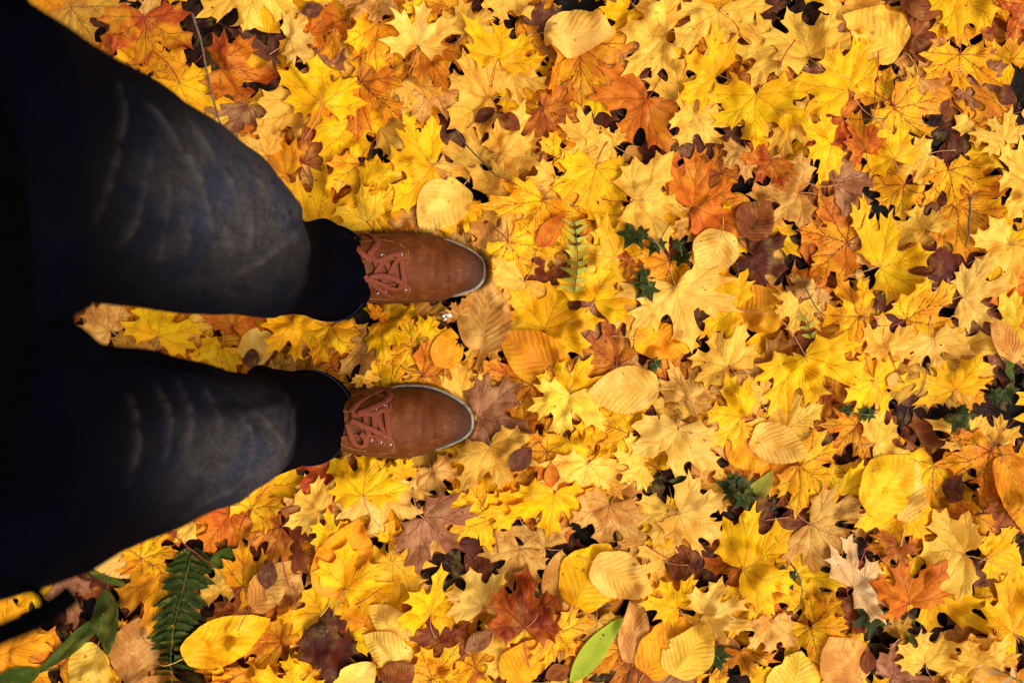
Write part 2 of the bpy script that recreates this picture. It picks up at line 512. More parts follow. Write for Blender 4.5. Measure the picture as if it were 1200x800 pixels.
def lay(kind, b, tip, width=None, curl=1.0, low=False, cap=None, rest=.55, tilt=0.0, variant=None, bend=None):
    """drape one leaf on the pile; returns vertex array, triangles, unit coordinates, edge distance"""
    C = random.choice((LOW if low else CAN)[kind]) if variant is None else CAN[kind][variant]
    U = C['V']
    b, tip = np.array(b), np.array(tip)
    d = tip - b
    L = float(np.hypot(*d))
    e = d / L
    nrm = np.array((e[1], -e[0]))
    wd = L if width is None else width
    u, v = U[:, 0], U[:, 1]
    r = np.hypot(u, v)
    th = np.arctan2(u, v)
    # small smooth warp so that no two blades are the same
    ph = rng.uniform(0, 2 * PI, 6)
    a1 = .035 if kind == 'm' else .015
    uu = u + a1 * np.sin(3.1 * v + ph[0]) + a1 * .6 * np.sin(5 * u + ph[1])
    vv = v + a1 * np.sin(3.3 * u + ph[2]) + a1 * .6 * np.sin(4.2 * v + ph[3])
    if kind == 'm':
        uu = uu + rng.uniform(-.12, .12) * v * r
        lob = 1 + .07 * np.sin(3 * th + ph[4]) + .05 * np.sin(5 * th + ph[5])
        uu, vv = uu * lob * rng.uniform(.90, 1.10), vv * lob
        c = rng.normal(0, .06) * r ** 2 + rng.normal(0, .05) * np.sin(2 * th + ph[4]) * r ** 2 \
            + rng.normal(0, .035) * np.sin(5 * th + ph[5]) * r ** 2.5 + abs(rng.normal(0, .08)) * np.abs(u) * (1 - .3 * v) \
            + .016 * np.sin(9 * u + ph[0]) * np.sin(8 * v + ph[1]) + .022 * np.minimum(C['D'], .11) / .11 * (C['E'] > .02)
        style = rng.random()
        if not low and style < .16:                       # half folded along the midrib
            uu = uu * rng.uniform(.70, .85)
            c = c + rng.uniform(.22, .38) * np.abs(u)
        elif not low and style < .30:                     # rolled across
            vv = vv * rng.uniform(.78, .90)
            c = c + rng.uniform(.16, .30) * (v - .3) ** 2
        elif not low and style < .40:                     # one side turned over
            sd_ = rng.choice([-1, 1])
            tt_ = np.maximum(0, sd_ * u - .25)
            uu = uu - sd_ * tt_ * rng.uniform(.3, .6)
            c = c + tt_ * rng.uniform(.35, .55)
        # lobes turn down or up at their ends
        c = c + rng.uniform(-.10, .06) * np.maximum(0, r - .55) ** 1.5 * 2
    elif kind in 'oe':
        bb = bend if bend is not None else rng.normal(0, .10)
        c = bb * (v - .5) ** 2 * 1.6 + rng.uniform(.0, .18) * np.abs(u) * rng.choice([1, 1, -1]) \
            + rng.normal(0, .05) * np.sin(2 * PI * v + ph[2]) * np.abs(u) * 2 \
            + .012 * np.sin(7 * v + ph[0]) * u * 4 + .004 * np.cos(2 * PI * 10.5 * (v - .62 * np.abs(u) ** .85)) * np.minimum(1, np.abs(u) * 8)
    else:
        c = .03 * np.sin(3 * v + ph[0]) + .05 * np.abs(u)
    X = b[0] + uu * wd * nrm[0] + vv * L * e[0]
    Y = b[1] + uu * wd * nrm[1] + vv * L * e[1]
    i0 = int(max(0, (X.min() - GX0) / CELL - 8)); i1 = int(min(GNX, (X.max() - GX0) / CELL + 9))
    j0 = int(max(0, (Y.min() - GY0) / CELL - 8)); j1 = int(min(GNY, (Y.max() - GY0) / CELL + 9))
    if i1 - i0 < 6 or j1 - j0 < 6:
        return None
    win = H[i0:i1, j0:j1]
    dl = dilate(win, 2 if low else 3)
    sm = boxblur(np.pad(dl, 3, mode='edge'), 2)[3:-3, 3:-3]
    Hs = hsample(sm, i0, j0, X, Y)
    Ha = hsample(dl, i0, j0, X, Y)
    A = np.stack([X - b[0], Y - b[1], np.ones_like(X)], 1)
    k, *_ = np.linalg.lstsq(A, Hs, rcond=None)
    P = A @ k
    S = P + .30 * (Hs - P) + c * L * curl + tilt * v * L
    S = S + np.quantile(Hs - S, rest)
    Z = np.maximum(S, Hs)
    dd = np.abs(S - Hs)
    Z = Z + .0010 * np.exp(-dd / .0012) + .0005
    if PRESS:                                              # flattened by the soles
        fi = np.clip(((X - GX0) / CELL).astype(int), 0, GNX - 1)
        fj = np.clip(((Y - GY0) / CELL).astype(int), 0, GNY - 1)
        pr = PRESSED[fi, fj]
        Z = np.where(pr > 0, np.minimum(Z, .0265 + .035 * (1 - pr) ** 1.5), Z)
    V3 = np.stack([X, Y, Z], 1)
    F = C['F']
    if kind in 'mo' and not low and rng.random() < .38:          # chewed or torn margins
        for _ in range(rng.integers(1, 3)):
            c0 = U[rng.choice(np.where(C['E'] < .01)[0])]
            rad_ = rng.uniform(.05, .15)
            jag = 1 + .35 * np.sin(7 * np.arctan2(U[:, 1] - c0[1], U[:, 0] - c0[0]) + ph[0])
            bad = np.hypot(U[:, 0] - c0[0], U[:, 1] - c0[1]) < rad_ * jag
            F = F[~bad[F].all(1)]
    sp = np.einsum('kb,fbc->fkc', C['bw'], V3[F]).reshape(-1, 3)
    ii = ((sp[:, 0] - GX0) / CELL).astype(int)
    jj = ((sp[:, 1] - GY0) / CELL).astype(int)
    ok = (ii >= 0) & (ii < GNX) & (jj >= 0) & (jj < GNY)
    np.maximum.at(H, (ii[ok], jj[ok]), sp[ok, 2].astype(np.float32))
    return V3, F, U, C['E']


COLORS = {  # tint, second tint, spotting, vein strength
    'Y': ((.94, .52, .004), (.92, .41, .004), .22, .50), 'Ys': ((.90, .47, .006), (.82, .30, .006), .75, .95),
    'PY': ((.95, .62, .09), (.94, .54, .04), .08, .30), 'C': ((.92, .52, .068), (.88, .42, .04), .25, .42),
    'PC': ((.93, .56, .11), (.90, .47, .06), .10, .30), 'CY': ((.88, .52, .04), (.90, .45, .01), .2, .45),
    'T': ((.76, .40, .080), (.58, .23, .035), .35, .50), 'TB': ((.72, .37, .09), (.46, .18, .03), .4, .5),
    'G': ((.84, .36, .006), (.76, .25, .006), .3, .45), 'Gs': ((.80, .33, .008), (.60, .16, .006), .8, .95),
    'Gm': ((.62, .31, .03), (.45, .18, .02), .5, .6), 'O': ((.68, .20, .008), (.55, .11, .006), .35, .75),
    'Os': ((.60, .19, .010), (.32, .07, .010), .85, .95), 'R': ((.62, .18, .008), (.38, .055, .006), .8, .95),
    'RR': ((.36, .035, .008), (.50, .08, .008), .6, .8), 'YR': ((.70, .27, .008), (.42, .06, .008), .5, .85),
    'N': ((.30, .075, .012), (.17, .035, .010), .5, .6), 'B': ((.17, .055, .026), (.09, .024, .012), .4, .6),
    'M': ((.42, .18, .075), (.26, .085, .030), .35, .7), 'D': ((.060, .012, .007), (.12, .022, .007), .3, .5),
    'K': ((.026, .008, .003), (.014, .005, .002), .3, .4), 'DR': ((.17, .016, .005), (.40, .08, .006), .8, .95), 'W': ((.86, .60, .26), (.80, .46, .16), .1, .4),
    'E': ((.040, .070, .006), (.055, .078, .006), .2, .4), 'LG': ((.23, .32, .012), (.34, .38, .02), .05, .4),
    'OG': ((.30, .30, .03), (.45, .34, .04), .2, .4), 'I': ((.020, .034, .004), (.028, .040, .005), .05, .5),
    'F': ((.020, .038, .005), (.028, .046, .005), .0, .2), 'FL': ((.48, .48, .06), (.62, .50, .06), .0, .2)}


def set_attrs(me, n, U, E, col, nv=None):
    t1, t2, sp, vn = COLORS[col]
    j = rng.uniform(.90, 1.08)
    g = rng.uniform(.92, 1.03)
    t1 = (min(.95, t1[0] * j), min(.9, t1[1] * j * g), t1[2] * j)
    t2 = (min(.95, t2[0] * j), min(.9, t2[1] * j * g), t2[2] * j)
    arr = {'leafuv': np.column_stack([U, E]), 'tint': np.tile(t1 + (1,), (n, 1)), 'tint_two': np.tile(t2 + (1,), (n, 1)),
           'par': np.tile((sp * rng.uniform(.6, 1.2), min(1, vn * rng.uniform(.75, 1.15)), rng.random(), 1), (n, 1))}
    return arr


def write_mesh(name, V, F, arrs, mats, midx=None):
    me = bpy.data.meshes.new(name)
    me.vertices.add(len(V))
    me.vertices.foreach_set('co', np.asarray(V, np.float32).ravel())
    nf = len(F)
    me.loops.add(nf * 3)
    me.loops.foreach_set('vertex_index', np.asarray(F, np.int32).ravel())
    me.polygons.add(nf)
    me.polygons.foreach_set('loop_start', np.arange(0, nf * 3, 3, dtype=np.int32))
    me.polygons.foreach_set('loop_total', np.full(nf, 3, np.int32))
    me.polygons.foreach_set('use_smooth', np.ones(nf, bool))
    for m in mats:
        me.materials.append(m)
    if midx is not None:
        me.polygons.foreach_set('material_index', np.asarray(midx, np.int32))
    for k, a in arrs.items():
        at = me.attributes.new(k, 'FLOAT_VECTOR' if a.shape[1] == 3 else 'FLOAT_COLOR', 'POINT')
        at.data.foreach_set('vector' if a.shape[1] == 3 else 'color', np.asarray(a, np.float32).ravel())
    me.update(calc_edges=True)
    me.validate()
    return me


def link(name, me, parent=None, loc=(0, 0, 0)):
    o = bpy.data.objects.new(name, me)
    COL.objects.link(o)
    o.location = loc
    if parent is not None:
        o.parent = parent
    return o


def tube_arrays(pts, rad, n=6):
    pts = [Vector(p) for p in pts]
    V, F = [], []
    for i, p in enumerate(pts):
        d = (pts[min(i + 1, len(pts) - 1)] - pts[max(i - 1, 0)]).normalized()
        a = d.cross(Vector((0, 0, 1)))
        if a.length < 1e-3:
            a = Vector((1, 0, 0))
        a.normalize()
        c = d.cross(a)
        rr = rad[i] if hasattr(rad, '__len__') else rad
        for k in range(n):
            q = p + a * (rr * math.cos(2 * PI * k / n)) + c * (rr * math.sin(2 * PI * k / n))
            V.append(tuple(q))
    for i in range(len(pts) - 1):
        for k in range(n):
            k2 = (k + 1) % n
            F.append((i * n + k, i * n + k2, (i + 1) * n + k2, (i + 1) * n + k))
    F.append(tuple(range(n))[::-1])
    F.append(tuple((len(pts) - 1) * n + k for k in range(n)))
    return V, F


def poly_mesh(name, V, F, mat, smooth=True):
    me = bpy.data.meshes.new(name)
    me.from_pydata(V, [], F)
    me.materials.append(mat)
    if smooth:
        me.polygons.foreach_set('use_smooth', [True] * len(me.polygons))
    me.update()
    return me


def hat(x, y, pad=1):
    i = int(np.clip((x - GX0) / CELL, 2, GNX - 3))
    j = int(np.clip((y - GY0) / CELL, 2, GNY - 3))
    return float(H[i - pad:i + pad + 1, j - pad:j + pad + 1].max())


def stalk_path(b, e, length, bendv, zb):
    """a leaf stalk leaving the blade's base against the direction of its tip"""
    pts = []
    b = Vector(b)
    e = Vector(e)
    n = Vector((e.y, -e.x))
    N = 9
    for i in range(N):
        f = i / (N - 1)
        q = b - e * (length * f) + n * (bendv * length * f * f)
        z = hat(q.x, q.y) + .0009
        pts.append([q.x, q.y, z])
    pts[0][2] = zb + .0004
    zz = [p[2] for p in pts]
    for _ in range(3):
        zz = [zz[0]] + [max((zz[i - 1] + zz[i + 1]) / 2, pts[i][2]) for i in range(1, N - 1)] + [zz[-1]]
    return [(p[0], p[1], z) for p, z in zip(pts, zz)]


# ------------------------------------------------------------------ the setting: soil
m_soil, t = new_mat('woodland_soil')
tc = nd(t, 'ShaderNodeTexCoord').outputs['Object']
n1 = noise(t, tc, 60, 8, .7)
n2 = noise(t, tc, 9, 4, .6)
vr = nd(t, 'ShaderNodeTexVoronoi', {'Vector': tc, 'Scale': 55.0}).outputs['Distance']
c = mixc(t, sstep(t, n2, .4, .65), (.006, .0035, .002, 1), (.013, .007, .004, 1))
c = mixc(t, sstep(t, n1, .5, .7), c, (.022, .011, .006, 1))
bp = nd(t, 'ShaderNodeBump', {'Strength': .9, 'Distance': .01, 'Height': mth(t, 'ADD', n1, vr)})
pb = nd(t, 'ShaderNodeBsdfPrincipled', {'Base Color': c, 'Roughness': .85, 'Normal': bp.outputs[0], 'Specular IOR Level': .2})
nd(t, 'ShaderNodeOutputMaterial', {0: pb.outputs[0]})

N = 150
gx = np.linspace(GX0, GX0 + CELL * (GNX - 1), N)
gy = np.linspace(GY0, GY0 + CELL * (GNY - 1), N)
V, F = [], []
for i, x in enumerate(gx):
    for j, y in enumerate(gy):
        hi = H[int((x - GX0) / CELL + .5), int((y - GY0) / CELL + .5)]
        V.append((x, y, float(hi) - .007 + .004 * math.sin(x * 91) * math.sin(y * 83)))
for i in range(N - 1):
    for j in range(N - 1):
        a = i * N + j
        F.append((a, a + N, a + N + 1, a + 1))
# the sheet carries on to the horizon
ring = [(i * N) for i in range(N)] + [(N - 1) * N + j for j in range(1, N)] + [i * N + N - 1 for i in range(N - 2, -1, -1)] + [j for j in range(N - 2, 0, -1)]
base = len(V)
for r_ in ring:
    x, y, z = V[r_]
    k = 160.0
    V.append((x * k, y * k, -.02))
for i in range(len(ring)):
    j = (i + 1) % len(ring)
    F.append((ring[i], base + i, base + j, ring[j]))
g = link('ground', poly_mesh('ground', V, F, m_soil))
g['kind'] = 'structure'

# ------------------------------------------------------------------ catalogue of the leaves one can point at
# kind, stalk joint px, tip px, [width px], colour, level in the pile
CATALOG = """
m 162 12 166 76 YR 6|m 210 98 226 150 Y 7|m 215 74 184 92 G 5|m 186 64 158 84 G 4|m 70 2 112 46 Gm 4|m 40 -10 70 22 G 3
m 292 -25 281 43 C 8|m 256 76 324 90 R 7|m 340 46 379 42 PC 9|m 362 36 382 16 O 8|e 352 14 377 6 20 B 9|m 395 -18 386 24 Y 6
m 376 122 378 60 Y 10|m 345 108 352 172 C 6|o 430 118 358 148 52 G 7|m 404 138 434 182 Y 7|m 445 24 438 86 Ys 8|m 440 -8 412 22 T 9
m 489 53 494 4 PC 10|m 422 94 470 132 Gs 7|m 496 107 494 156 T 4|m 476 90 480 126 C 6|m 402 20 386 70 Gs 6|e 444 64 450 90 22 B 4
e 262 28 328 74 18 B 6|m 284 120 262 156 M 4|m 302 146 318 176 R 5|m 322 58 346 76 G 5|m 498 2 478 24 Y 8|m 548 3 510 40 Gs 8
m 545 36 576 2 C 8|m 583 67 598 6 Y 11|m 497 53 550 62 Gs 7|m 573 108 520 98 C 10|m 550 36 568 58 M 5|e 556 140 580 123 17 D 11
e 584 133 609 155 20 N 11|m 600 74 604 112 C 9|m 598 78 634 106 Y 8|o 637 32 723 33 60 PC 12|m 677 50 685 126 Gs 9|m 611 116 624 152 Ys 6
m 634 121 686 142 Os 7|m 632 22 652 2 B 4|m 590 -22 582 16 C 9|m 782 38 726 28 C 10|m 742 2 722 32 Y 7|m 845 8 852 62 C 9
m 907 54 866 64 C 10|m 803 115 794 64 C 9|m 845 82 811 66 Y 12|m 838 66 828 34 Gs 8|m 762 111 730 158 O 9|m 819 125 804 164 C 10
m 889 109 884 174 Y 13|m 902 86 912 128 Os 9|m 992 136 928 124 R 7|m 950 62 930 6 C 10|m 994 104 950 42 Y 12|m 978 86 918 70 M 8
m 800 -12 830 22 O 8|m 800 6 800 42 T 7|m 927 142 952 164 C 9|m 892 -6 906 24 B 4|o 1062 58 992 14 72 C 10|o 1069 20 1100 -26 50 N 9
m 1130 -16 1166 50 Y 9|m 1120 0 1098 46 Ys 8|m 1132 60 1130 114 Ys 11|m 1150 84 1182 106 M 7|m 1204 6 1178 42 R 6|m 1079 88 1104 118 T 7
m 1052 123 1100 156 Ys 10|m 1035 116 1046 80 Ys 7|m 1192 130 1146 142 Gs 7|e 1202 116 1178 98 26 D 8|m 1184 162 1166 132 C 8|m 1018 175 1001 146 O 11
m 334 202 290 180 G 7|m 308 180 284 162 C 8|m 353 194 326 150 Os 6|m 372 264 383 190 Y 11|m 424 195 418 240 Ys 8|m 428 224 476 240 Y 9
m 431 261 401 240 CY 11|m 440 250 479 254 Ys 9|m 506 193 444 190 Y 11|m 366 264 420 296 G 7|e 452 206 470 226 18 B 5|e 466 228 480 246 15 N 5
o 542 216 492 272 60 PC 13|m 563 190 553 136 C 8|m 588 178 634 164 C 9|m 620 188 584 216 Gm 7|m 606 232 558 262 C 10|m 635 236 610 290 Ys 11
m 598 286 632 334 Ys 10|m 651 213 626 242 C 8|o 632 288 663 249 24 O 12|m 586 286 544 264 T 7|m 700 193 690 244 Y 10|m 649 182 674 164 Ys 8
m 702 164 660 186 C 9|m 722 166 690 156 C 9|m 690 234 664 252 G 8|m 732 250 698 286 Y 9|m 700 250 684 286 Gs 8|m 722 302 676 290 CY 9
m 600 214 614 242 M 5|m 742 235 820 236 C 11|m 814 242 864 214 O 10|m 851 200 846 164 Os 9|m 832 216 814 172 Gs 8|m 776 202 734 184 D 7
m 786 202 797 176 O 9|m 943 222 878 226 T 10|m 976 168 938 186 Y 11|m 906 184 890 208 R 10|o 872 276 906 234 50 N 11|o 848 268 828 325 54 PC 13
m 838 264 860 240 Y 9|o 878 316 922 274 16 G 8|m 884 298 932 322 D 9|m 1002 282 938 268 Gs 10|m 876 172 874 208 T 9|m 812 256 822 284 T 8
m 735 308 764 298 O 7|m 785 305 776 346 Ys 8|m 990 212 1042 194 M 10|m 1051 185 1034 148 Y 10|m 1092 180 1054 202 C 8|m 1067 214 1044 236 Ys 9
m 1120 196 1130 246 Ys 12|m 1128 236 1186 272 Gs 10|m 1217 205 1158 216 C 10|m 1110 226 1084 248 M 5|m 1020 272 1048 257 CY 11|m 1091 270 1079 240 C 10
m 983 243 964 222 Os 8|m 1008 290 1040 306 T 9|m 1040 310 1103 286 Y 11|m 1075 372 1126 336 Ys 11|m 1128 326 1130 274 D 8|m 1188 288 1148 316 C 10
m 1212 330 1164 352 O 9|m 1134 346 1173 338 PC 13|m 1172 364 1114 402 M 8|o 1192 426 1168 370 36 T 12|m 1202 380 1164 386 CY 9|m 1102 396 1110 434 PC 12
m 1045 412 1041 362 C 13|m 1009 371 961 364 Ys 11|m 940 420 966 490 Y 13|m 1022 444 1046 480 Y 12|m 1020 442 1010 404 Y 11|m 1045 412 1062 446 G 8
o 1057 447 1039 444 20 T 13|m 1125 459 1112 424 Y 11|m 1100 440 1092 486 Gm 9|m 1120 420 1174 440 C 10|m 1140 456 1168 444 G 9|o 1074 478 1082 430 30 B 7
o 561 410 576 325 68 TB 12|m 616 328 588 372 C 10|m 637 389 656 331 Y 11|o 664 440 582 390 62 G 11|m 484 409 448 392 Ys 8|m 496 438 542 444 Gs 9
o 522 432 527 384 38 G 10|m 500 396 524 386 Y 8|m 566 402 560 436 C 9|m 620 450 574 470 Gs 10|m 545 472 572 440 C 9|m 667 460 652 424 Y 13
m 668 461 654 512 PY 14|o 771 456 688 460 58 PC 14|m 720 426 678 398 Os 8|m 716 402 690 356 M 6|m 696 352 718 308 Y 11|m 745 362 714 378 C 10
m 791 335 801 401 PC 13|m 866 362 818 350 Y 12|o 872 372 920 346 62 G 10|o 742 396 824 406 46 G 12|m 857 428 834 388 C 13|m 780 443 826 424 Os 10
m 804 466 822 434 T 10|m 905 446 874 404 TB 8|m 936 355 924 388 C 10|m 950 396 918 404 N 8|m 956 340 940 366 TB 6|o 884 446 830 458 26 T 10
m 895 472 878 440 C 10|m 870 490 814 478 Y 13|m 930 502 904 464 C 10|m 925 506 968 482 C 10|m 561 493 632 506 M 11|m 575 520 590 570 C 12
m 562 520 524 560 Y 10|m 573 611 546 556 Ys 11|m 607 606 588 566 Y 12|e 622 521 598 549 23 B 14|m 640 528 608 560 Gs 11|e 645 538 645 569 18 O 12
m 658 534 678 574 B 8|m 650 577 645 628 Y 12|m 665 515 676 556 Y 10|m 722 497 680 520 Y 11|m 732 510 694 550 Y 10|m 688 543 684 596 C 11
m 718 594 704 640 T 13|m 497 608 536 650 M 13|m 505 550 522 580 T 10|m 640 646 608 626 T 10|o 480 545 530 528 26 Gm 8|m 796 504 788 562 PC 14
m 758 544 720 536 PY 13|m 741 507 700 492 Ys 12|m 725 580 756 570 T 10|m 736 612 722 586 T 10|m 800 604 860 626 PC 14|o 884 510 948 535 48 PC 14
o 858 508 906 552 52 G 11|m 820 504 826 556 T 10|m 856 580 824 568 C 9|m 966 612 918 576 N 10|m 902 614 846 628 D 10|m 872 662 940 628 Y 13
m 938 547 976 572 Ys 12|m 800 626 786 586 Y 11|m 786 604 770 638 C 11|g 878 604 912 552 26 OG 8|o 1014 597 1073 532 70 Y 14|o 1062 612 1078 542 36 PC 12
m 1030 520 1064 504 C 11|m 1010 500 980 536 Gs 10|m 1112 546 1080 492 N 9|m 1105 550 1094 612 Ys 10|e 1131 556 1113 590 22 D 15|m 1168 530 1136 592 Gs 11
o 1180 535 1204 626 60 Gs 13|m 1142 516 1100 490 C 9|m 1180 520 1160 490 C 8|m 986 582 958 542 Y 10|m 955 617 998 640 T 12|m 1042 608 1008 638 T 11
m 1060 598 1044 652 Y 11|m 1132 652 1062 652 C 13|m 1136 600 1114 628 Gs 11|m 1161 651 1197 638 Y 12|m 1158 622 1150 590 N 8|m 160 657 186 622 Ys 10
o 168 664 94 668 38 PC 9|m 182 676 178 736 G 9|o 154 798 166 718 66 TB 8|o 108 760 84 832 62 PY 11|g 116 694 127 766 46 E 12|g 122 722 36 794 22 E 11
g 46 788 -14 802 28 E 9|g 92 674 142 694 16 E 8|m -4 772 56 740 G 7|m 20 690 14 724 Y 6|m 58 688 94 696 M 7|g 236 666 294 646 28 E 11|g 1178 422 1200 448 14 E 12
o 222 765 318 725 58 Y 14|m 328 755 298 722 Gs 12|m 282 688 316 650 Ys 12|e 311 691 318 656 23 B 15|o 294 713 342 656 44 T 12|m 376 722 350 684 Y 12
o 388 702 420 606 68 G 13|m 406 690 442 658 Y 13|m 458 660 455 708 CY 11|e 370 758 406 728 24 D 12|m 378 780 432 746 D 12|o 482 748 432 710 42 PC 12
o 480 776 424 744 48 PC 13|o 396 818 440 782 50 PC 12|m 366 756 340 774 C 10|m 340 816 346 778 Y 12|m 366 804 386 776 Y 11|m 300 800 296 764 G 8
o 450 808 486 776 40 N 13|m 428 578 425 520 Y 11|m 290 600 322 560 Ys 10|m 446 572 440 626 PC 10|m 372 598 341 578 C 10|m 390 636 386 598 Y 11
m 325 620 272 642 Os 8|m 268 604 232 640 O 7|m 386 545 352 576 RR 9|m 400 600 396 562 T 7|m 455 637 474 622 Ys 11|m 504 724 510 676 Y 13
m 566 712 553 676 PC 13|m 615 733 621 668 DR 15|m 527 742 506 776 N 12|m 600 722 560 714 Y 10|o 600 806 632 744 56 G 12|m 614 733 580 756 Y 11
e 545 766 577 738 22 M 13|m 503 802 532 764 Ys 12|m 486 748 496 782 Y 10|m 600 764 570 792 C 11|o 674 708 718 642 74 Y 13|o 697 664 768 698 60 PC 14
o 656 716 660 650 48 T 12|m 610 650 590 686 T 10|m 650 740 678 766 Ys 12|m 700 728 690 772 Gm 9|g 668 802 731 727 34 LG 15|e 640 800 668 782 26 N 12
o 744 786 748 700 38 TB 11|m 799 718 772 679 Y 13|m 830 723 872 698 PC 14|o 758 798 806 730 56 G 12|o 792 800 832 735 60 PY 14|m 882 690 906 736 Ys 12
m 905 730 900 766 T 13|m 870 765 886 802 Gs 12|o 930 834 940 764 62 PY 14|e 845 748 866 778 28 TB 11|m 872 664 836 672 O 10|e 795 654 797 686 20 N 9
e 812 660 818 690 20 D 9|m 962 702 942 740 Y 10|m 954 738 964 776 Ys 12|m 1001 687 1036 664 W 13|m 1072 710 1063 662 O 14|m 1107 699 1094 748 Y 12
m 1192 744 1146 716 Y 12|m 1193 743 1180 700 Y 11|m 1147 781 1124 742 C 13|m 1150 782 1192 764 C 12|m 1094 784 1092 746 C 13|m 1057 750 1078 734 Gm 11
o 1010 806 968 742 64 T 13|e 1022 764 1020 794 16 N 15|m 1052 802 1096 776 M 9|m 1000 706 1016 742 N 8|m 960 732 992 724 Ys 11|m 1055 640 1044 668 Os 12
m 1204 664 1180 690 Y 10|m 180 395 196 346 Y 10|o 320 402 272 412 46 PC 9|e 283 420 306 420 22 B 11|m 340 376 346 422 Y 9|m 256 410 240 438 Y 8
m 122 386 94 358 T 9|m 150 350 146 378 G 7|m 268 380 274 352 O 8|m 384 380 376 420 Ys 8|m 430 402 398 442 T 7|m 470 372 520 366 Gm 7
m 446 378 480 396 Y 8|m 1160 300 1196 296 Y 9|m 760 640 740 662 T 9|m 780 660 752 644 C 10|m 1010 560 1000 600 Ys 9|m 560 600 530 634 Y 10
"""
rows = []
for ln in CATALOG.strip().replace('\n', '|').split('|'):
    f = ln.split()
    if not f:
        continue
    k = f[0]
    b, tp = (float(f[1]), float(f[2])), (float(f[3]), float(f[4]))
    if k == 'm':
        rows.append((k, b, tp, None, f[5], float(f[6])))
    else:
        rows.append((k, b, tp, float(f[5]), f[6], float(f[7])))

GAPS = [(212, 48, 22), (190, 4, 26), (100, 14, 26), (240, 22, 16), (236, 88, 10), (256, 112, 12), (304, 106, 16), (310, 46, 13), (640, 76, 9),
        (697, 122, 8), (738, 87, 9), (846, 74, 9), (920, 42, 22), (908, 24, 10), (965, 16, 12), (1110, 120, 10), (1118, 172, 16), (1062, 230, 12),
        (872, 224, 9), (803, 300, 12), (928, 288, 9), (520, 372, 14), (486, 572, 18), (675, 400, 8), (740, 420, 12), (770, 432, 12), (808, 418, 6),
        (856, 436, 6), (765, 490, 14), (795, 570, 14), (862, 600, 20), (1150, 400, 14), (1170, 420, 12), (1175, 460, 20), (1062, 492, 12),
        (990, 552, 8), (1188, 630, 8), (986, 680, 12), (1180, 660, 10), (836, 790, 14), (1045, 750, 14), (1122, 785, 14), (500, 665, 8),
        (350, 745, 10), (90, 700, 26), (255, 780, 8), (385, 560, 8), (1008, 575, 8), (612, 30, 4), (748, 158, 5), (255, 345, 6), (690, 625, 12)]
GW = [(*W(x, y), r_ * (.95 if r_ > 17 else .72) / 750) for x, y, r_ in GAPS]


def in_gap(x, y, extra=0.0):
    return any((x - a) ** 2 + (y - b) ** 2 < (r_ + extra) ** 2 for a, b, r_ in GW)


# ------------------------------------------------------------------ lower litter: one mass nobody could count
class Heap:
    def __init__(s):
        s.V, s.F, s.A, s.M, s.n = [], [], {}, [], 0

    def add(s, res, kind, col):
        if res is None:
            return
        V3, F, U, E = res
        s.V.append(V3)
        s.F.append(F + s.n)
        s.n += len(V3)
        a = set_attrs(None, len(V3), U, E, col)
        for k, v in a.items():
            s.A.setdefault(k, []).append(v)
        s.M.append(np.full(len(F), 0 if kind == 'm' else 1))

    def build(s, name):
        return write_mesh(name, np.concatenate(s.V), np.concatenate(s.F), {k: np.concatenate(v) for k, v in s.A.items()},
                          [MAT['m'], MAT['o']], np.concatenate(s.M))


FX, FY = .84, .575
heap = Heap()


def scatter(n, cols, x0, x1, y0, y1, low, keep_gaps, skip=None, rad=.045):
    names, wts = zip(*cols)
    for _ in range(n):
        x, y = rng.uniform(x0, x1), rng.uniform(y0, y1)
        if keep_gaps and in_gap(x, y, rad * .62):
            continue
        if skip and skip(x, y):
            continue
        a = rng.uniform(0, 2 * PI)
        kind = 'm' if rng.random() < .8 else 'o'
        L = rng.uniform(.050, .088) if kind == 'm' else rng.uniform(.05, .09)
        off = .3 if kind == 'm' else .5
        bx, by = x - math.cos(a) * L * off, y - math.sin(a) * L * off
        col = random.choices(names, wts)[0]
        heap.add(lay(kind, (bx, by), (bx + math.cos(a) * L, by + math.sin(a) * L), None if kind == 'm' else L * rng.uniform(.5, .75),
                     curl=1.3, low=low), kind, col)


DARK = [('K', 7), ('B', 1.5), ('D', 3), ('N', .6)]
MIDC = [('B', .8), ('N', 1.0), ('D', .4), ('M', .6), ('Os', 1.3), ('T', 1.9), ('TB', 1.1), ('Gs', 3), ('Gm', 1.1), ('O', .7), ('G', 3.2), ('Y', 4.2), ('C', 2.6), ('Ys', 3)]
TOPC = [('Y', 5), ('Ys', 4), ('C', 4), ('G', 2), ('Gs', 3), ('Os', 2), ('T', 2), ('M', 1), ('CY', 2), ('PC', 2), ('N', 1), ('B', .6)]
inside = lambda x, y: abs(x) < FX and abs(y) < FY
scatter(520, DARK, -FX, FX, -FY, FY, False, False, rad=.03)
scatter(520, MIDC, -FX, FX, -FY, FY, False, True, rad=.045)
scatter(700, MIDC, -1.45, 1.45, -1.05, 1.05, True, False, skip=inside)
scatter(1000, TOPC, -1.45, 1.45, -1.05, 1.05, True, False, skip=inside)
litter = link('leaf_litter', heap.build('leaf_litter'))
litter['kind'] = 'stuff'
litter['label'] = 'brown and orange older leaves showing in the gaps between the fresh ones'

# ------------------------------------------------------------------ further single leaves in the thin places of the catalogue
def covered(x, y):
    for k, b, tp, wd, c_, lv in rows:
        L = math.hypot(tp[0] - b[0], tp[1] - b[1])
        f = .28 if k == 'm' else .5
        cx, cy = b[0] + (tp[0] - b[0]) * f, b[1] + (tp[1] - b[1]) * f
        rr = (.62 * L) if k == 'm' else .5 * math.sqrt(L * wd) * .95
        if (x - cx) ** 2 + (y - cy) ** 2 < rr * rr:
            return True
    return False


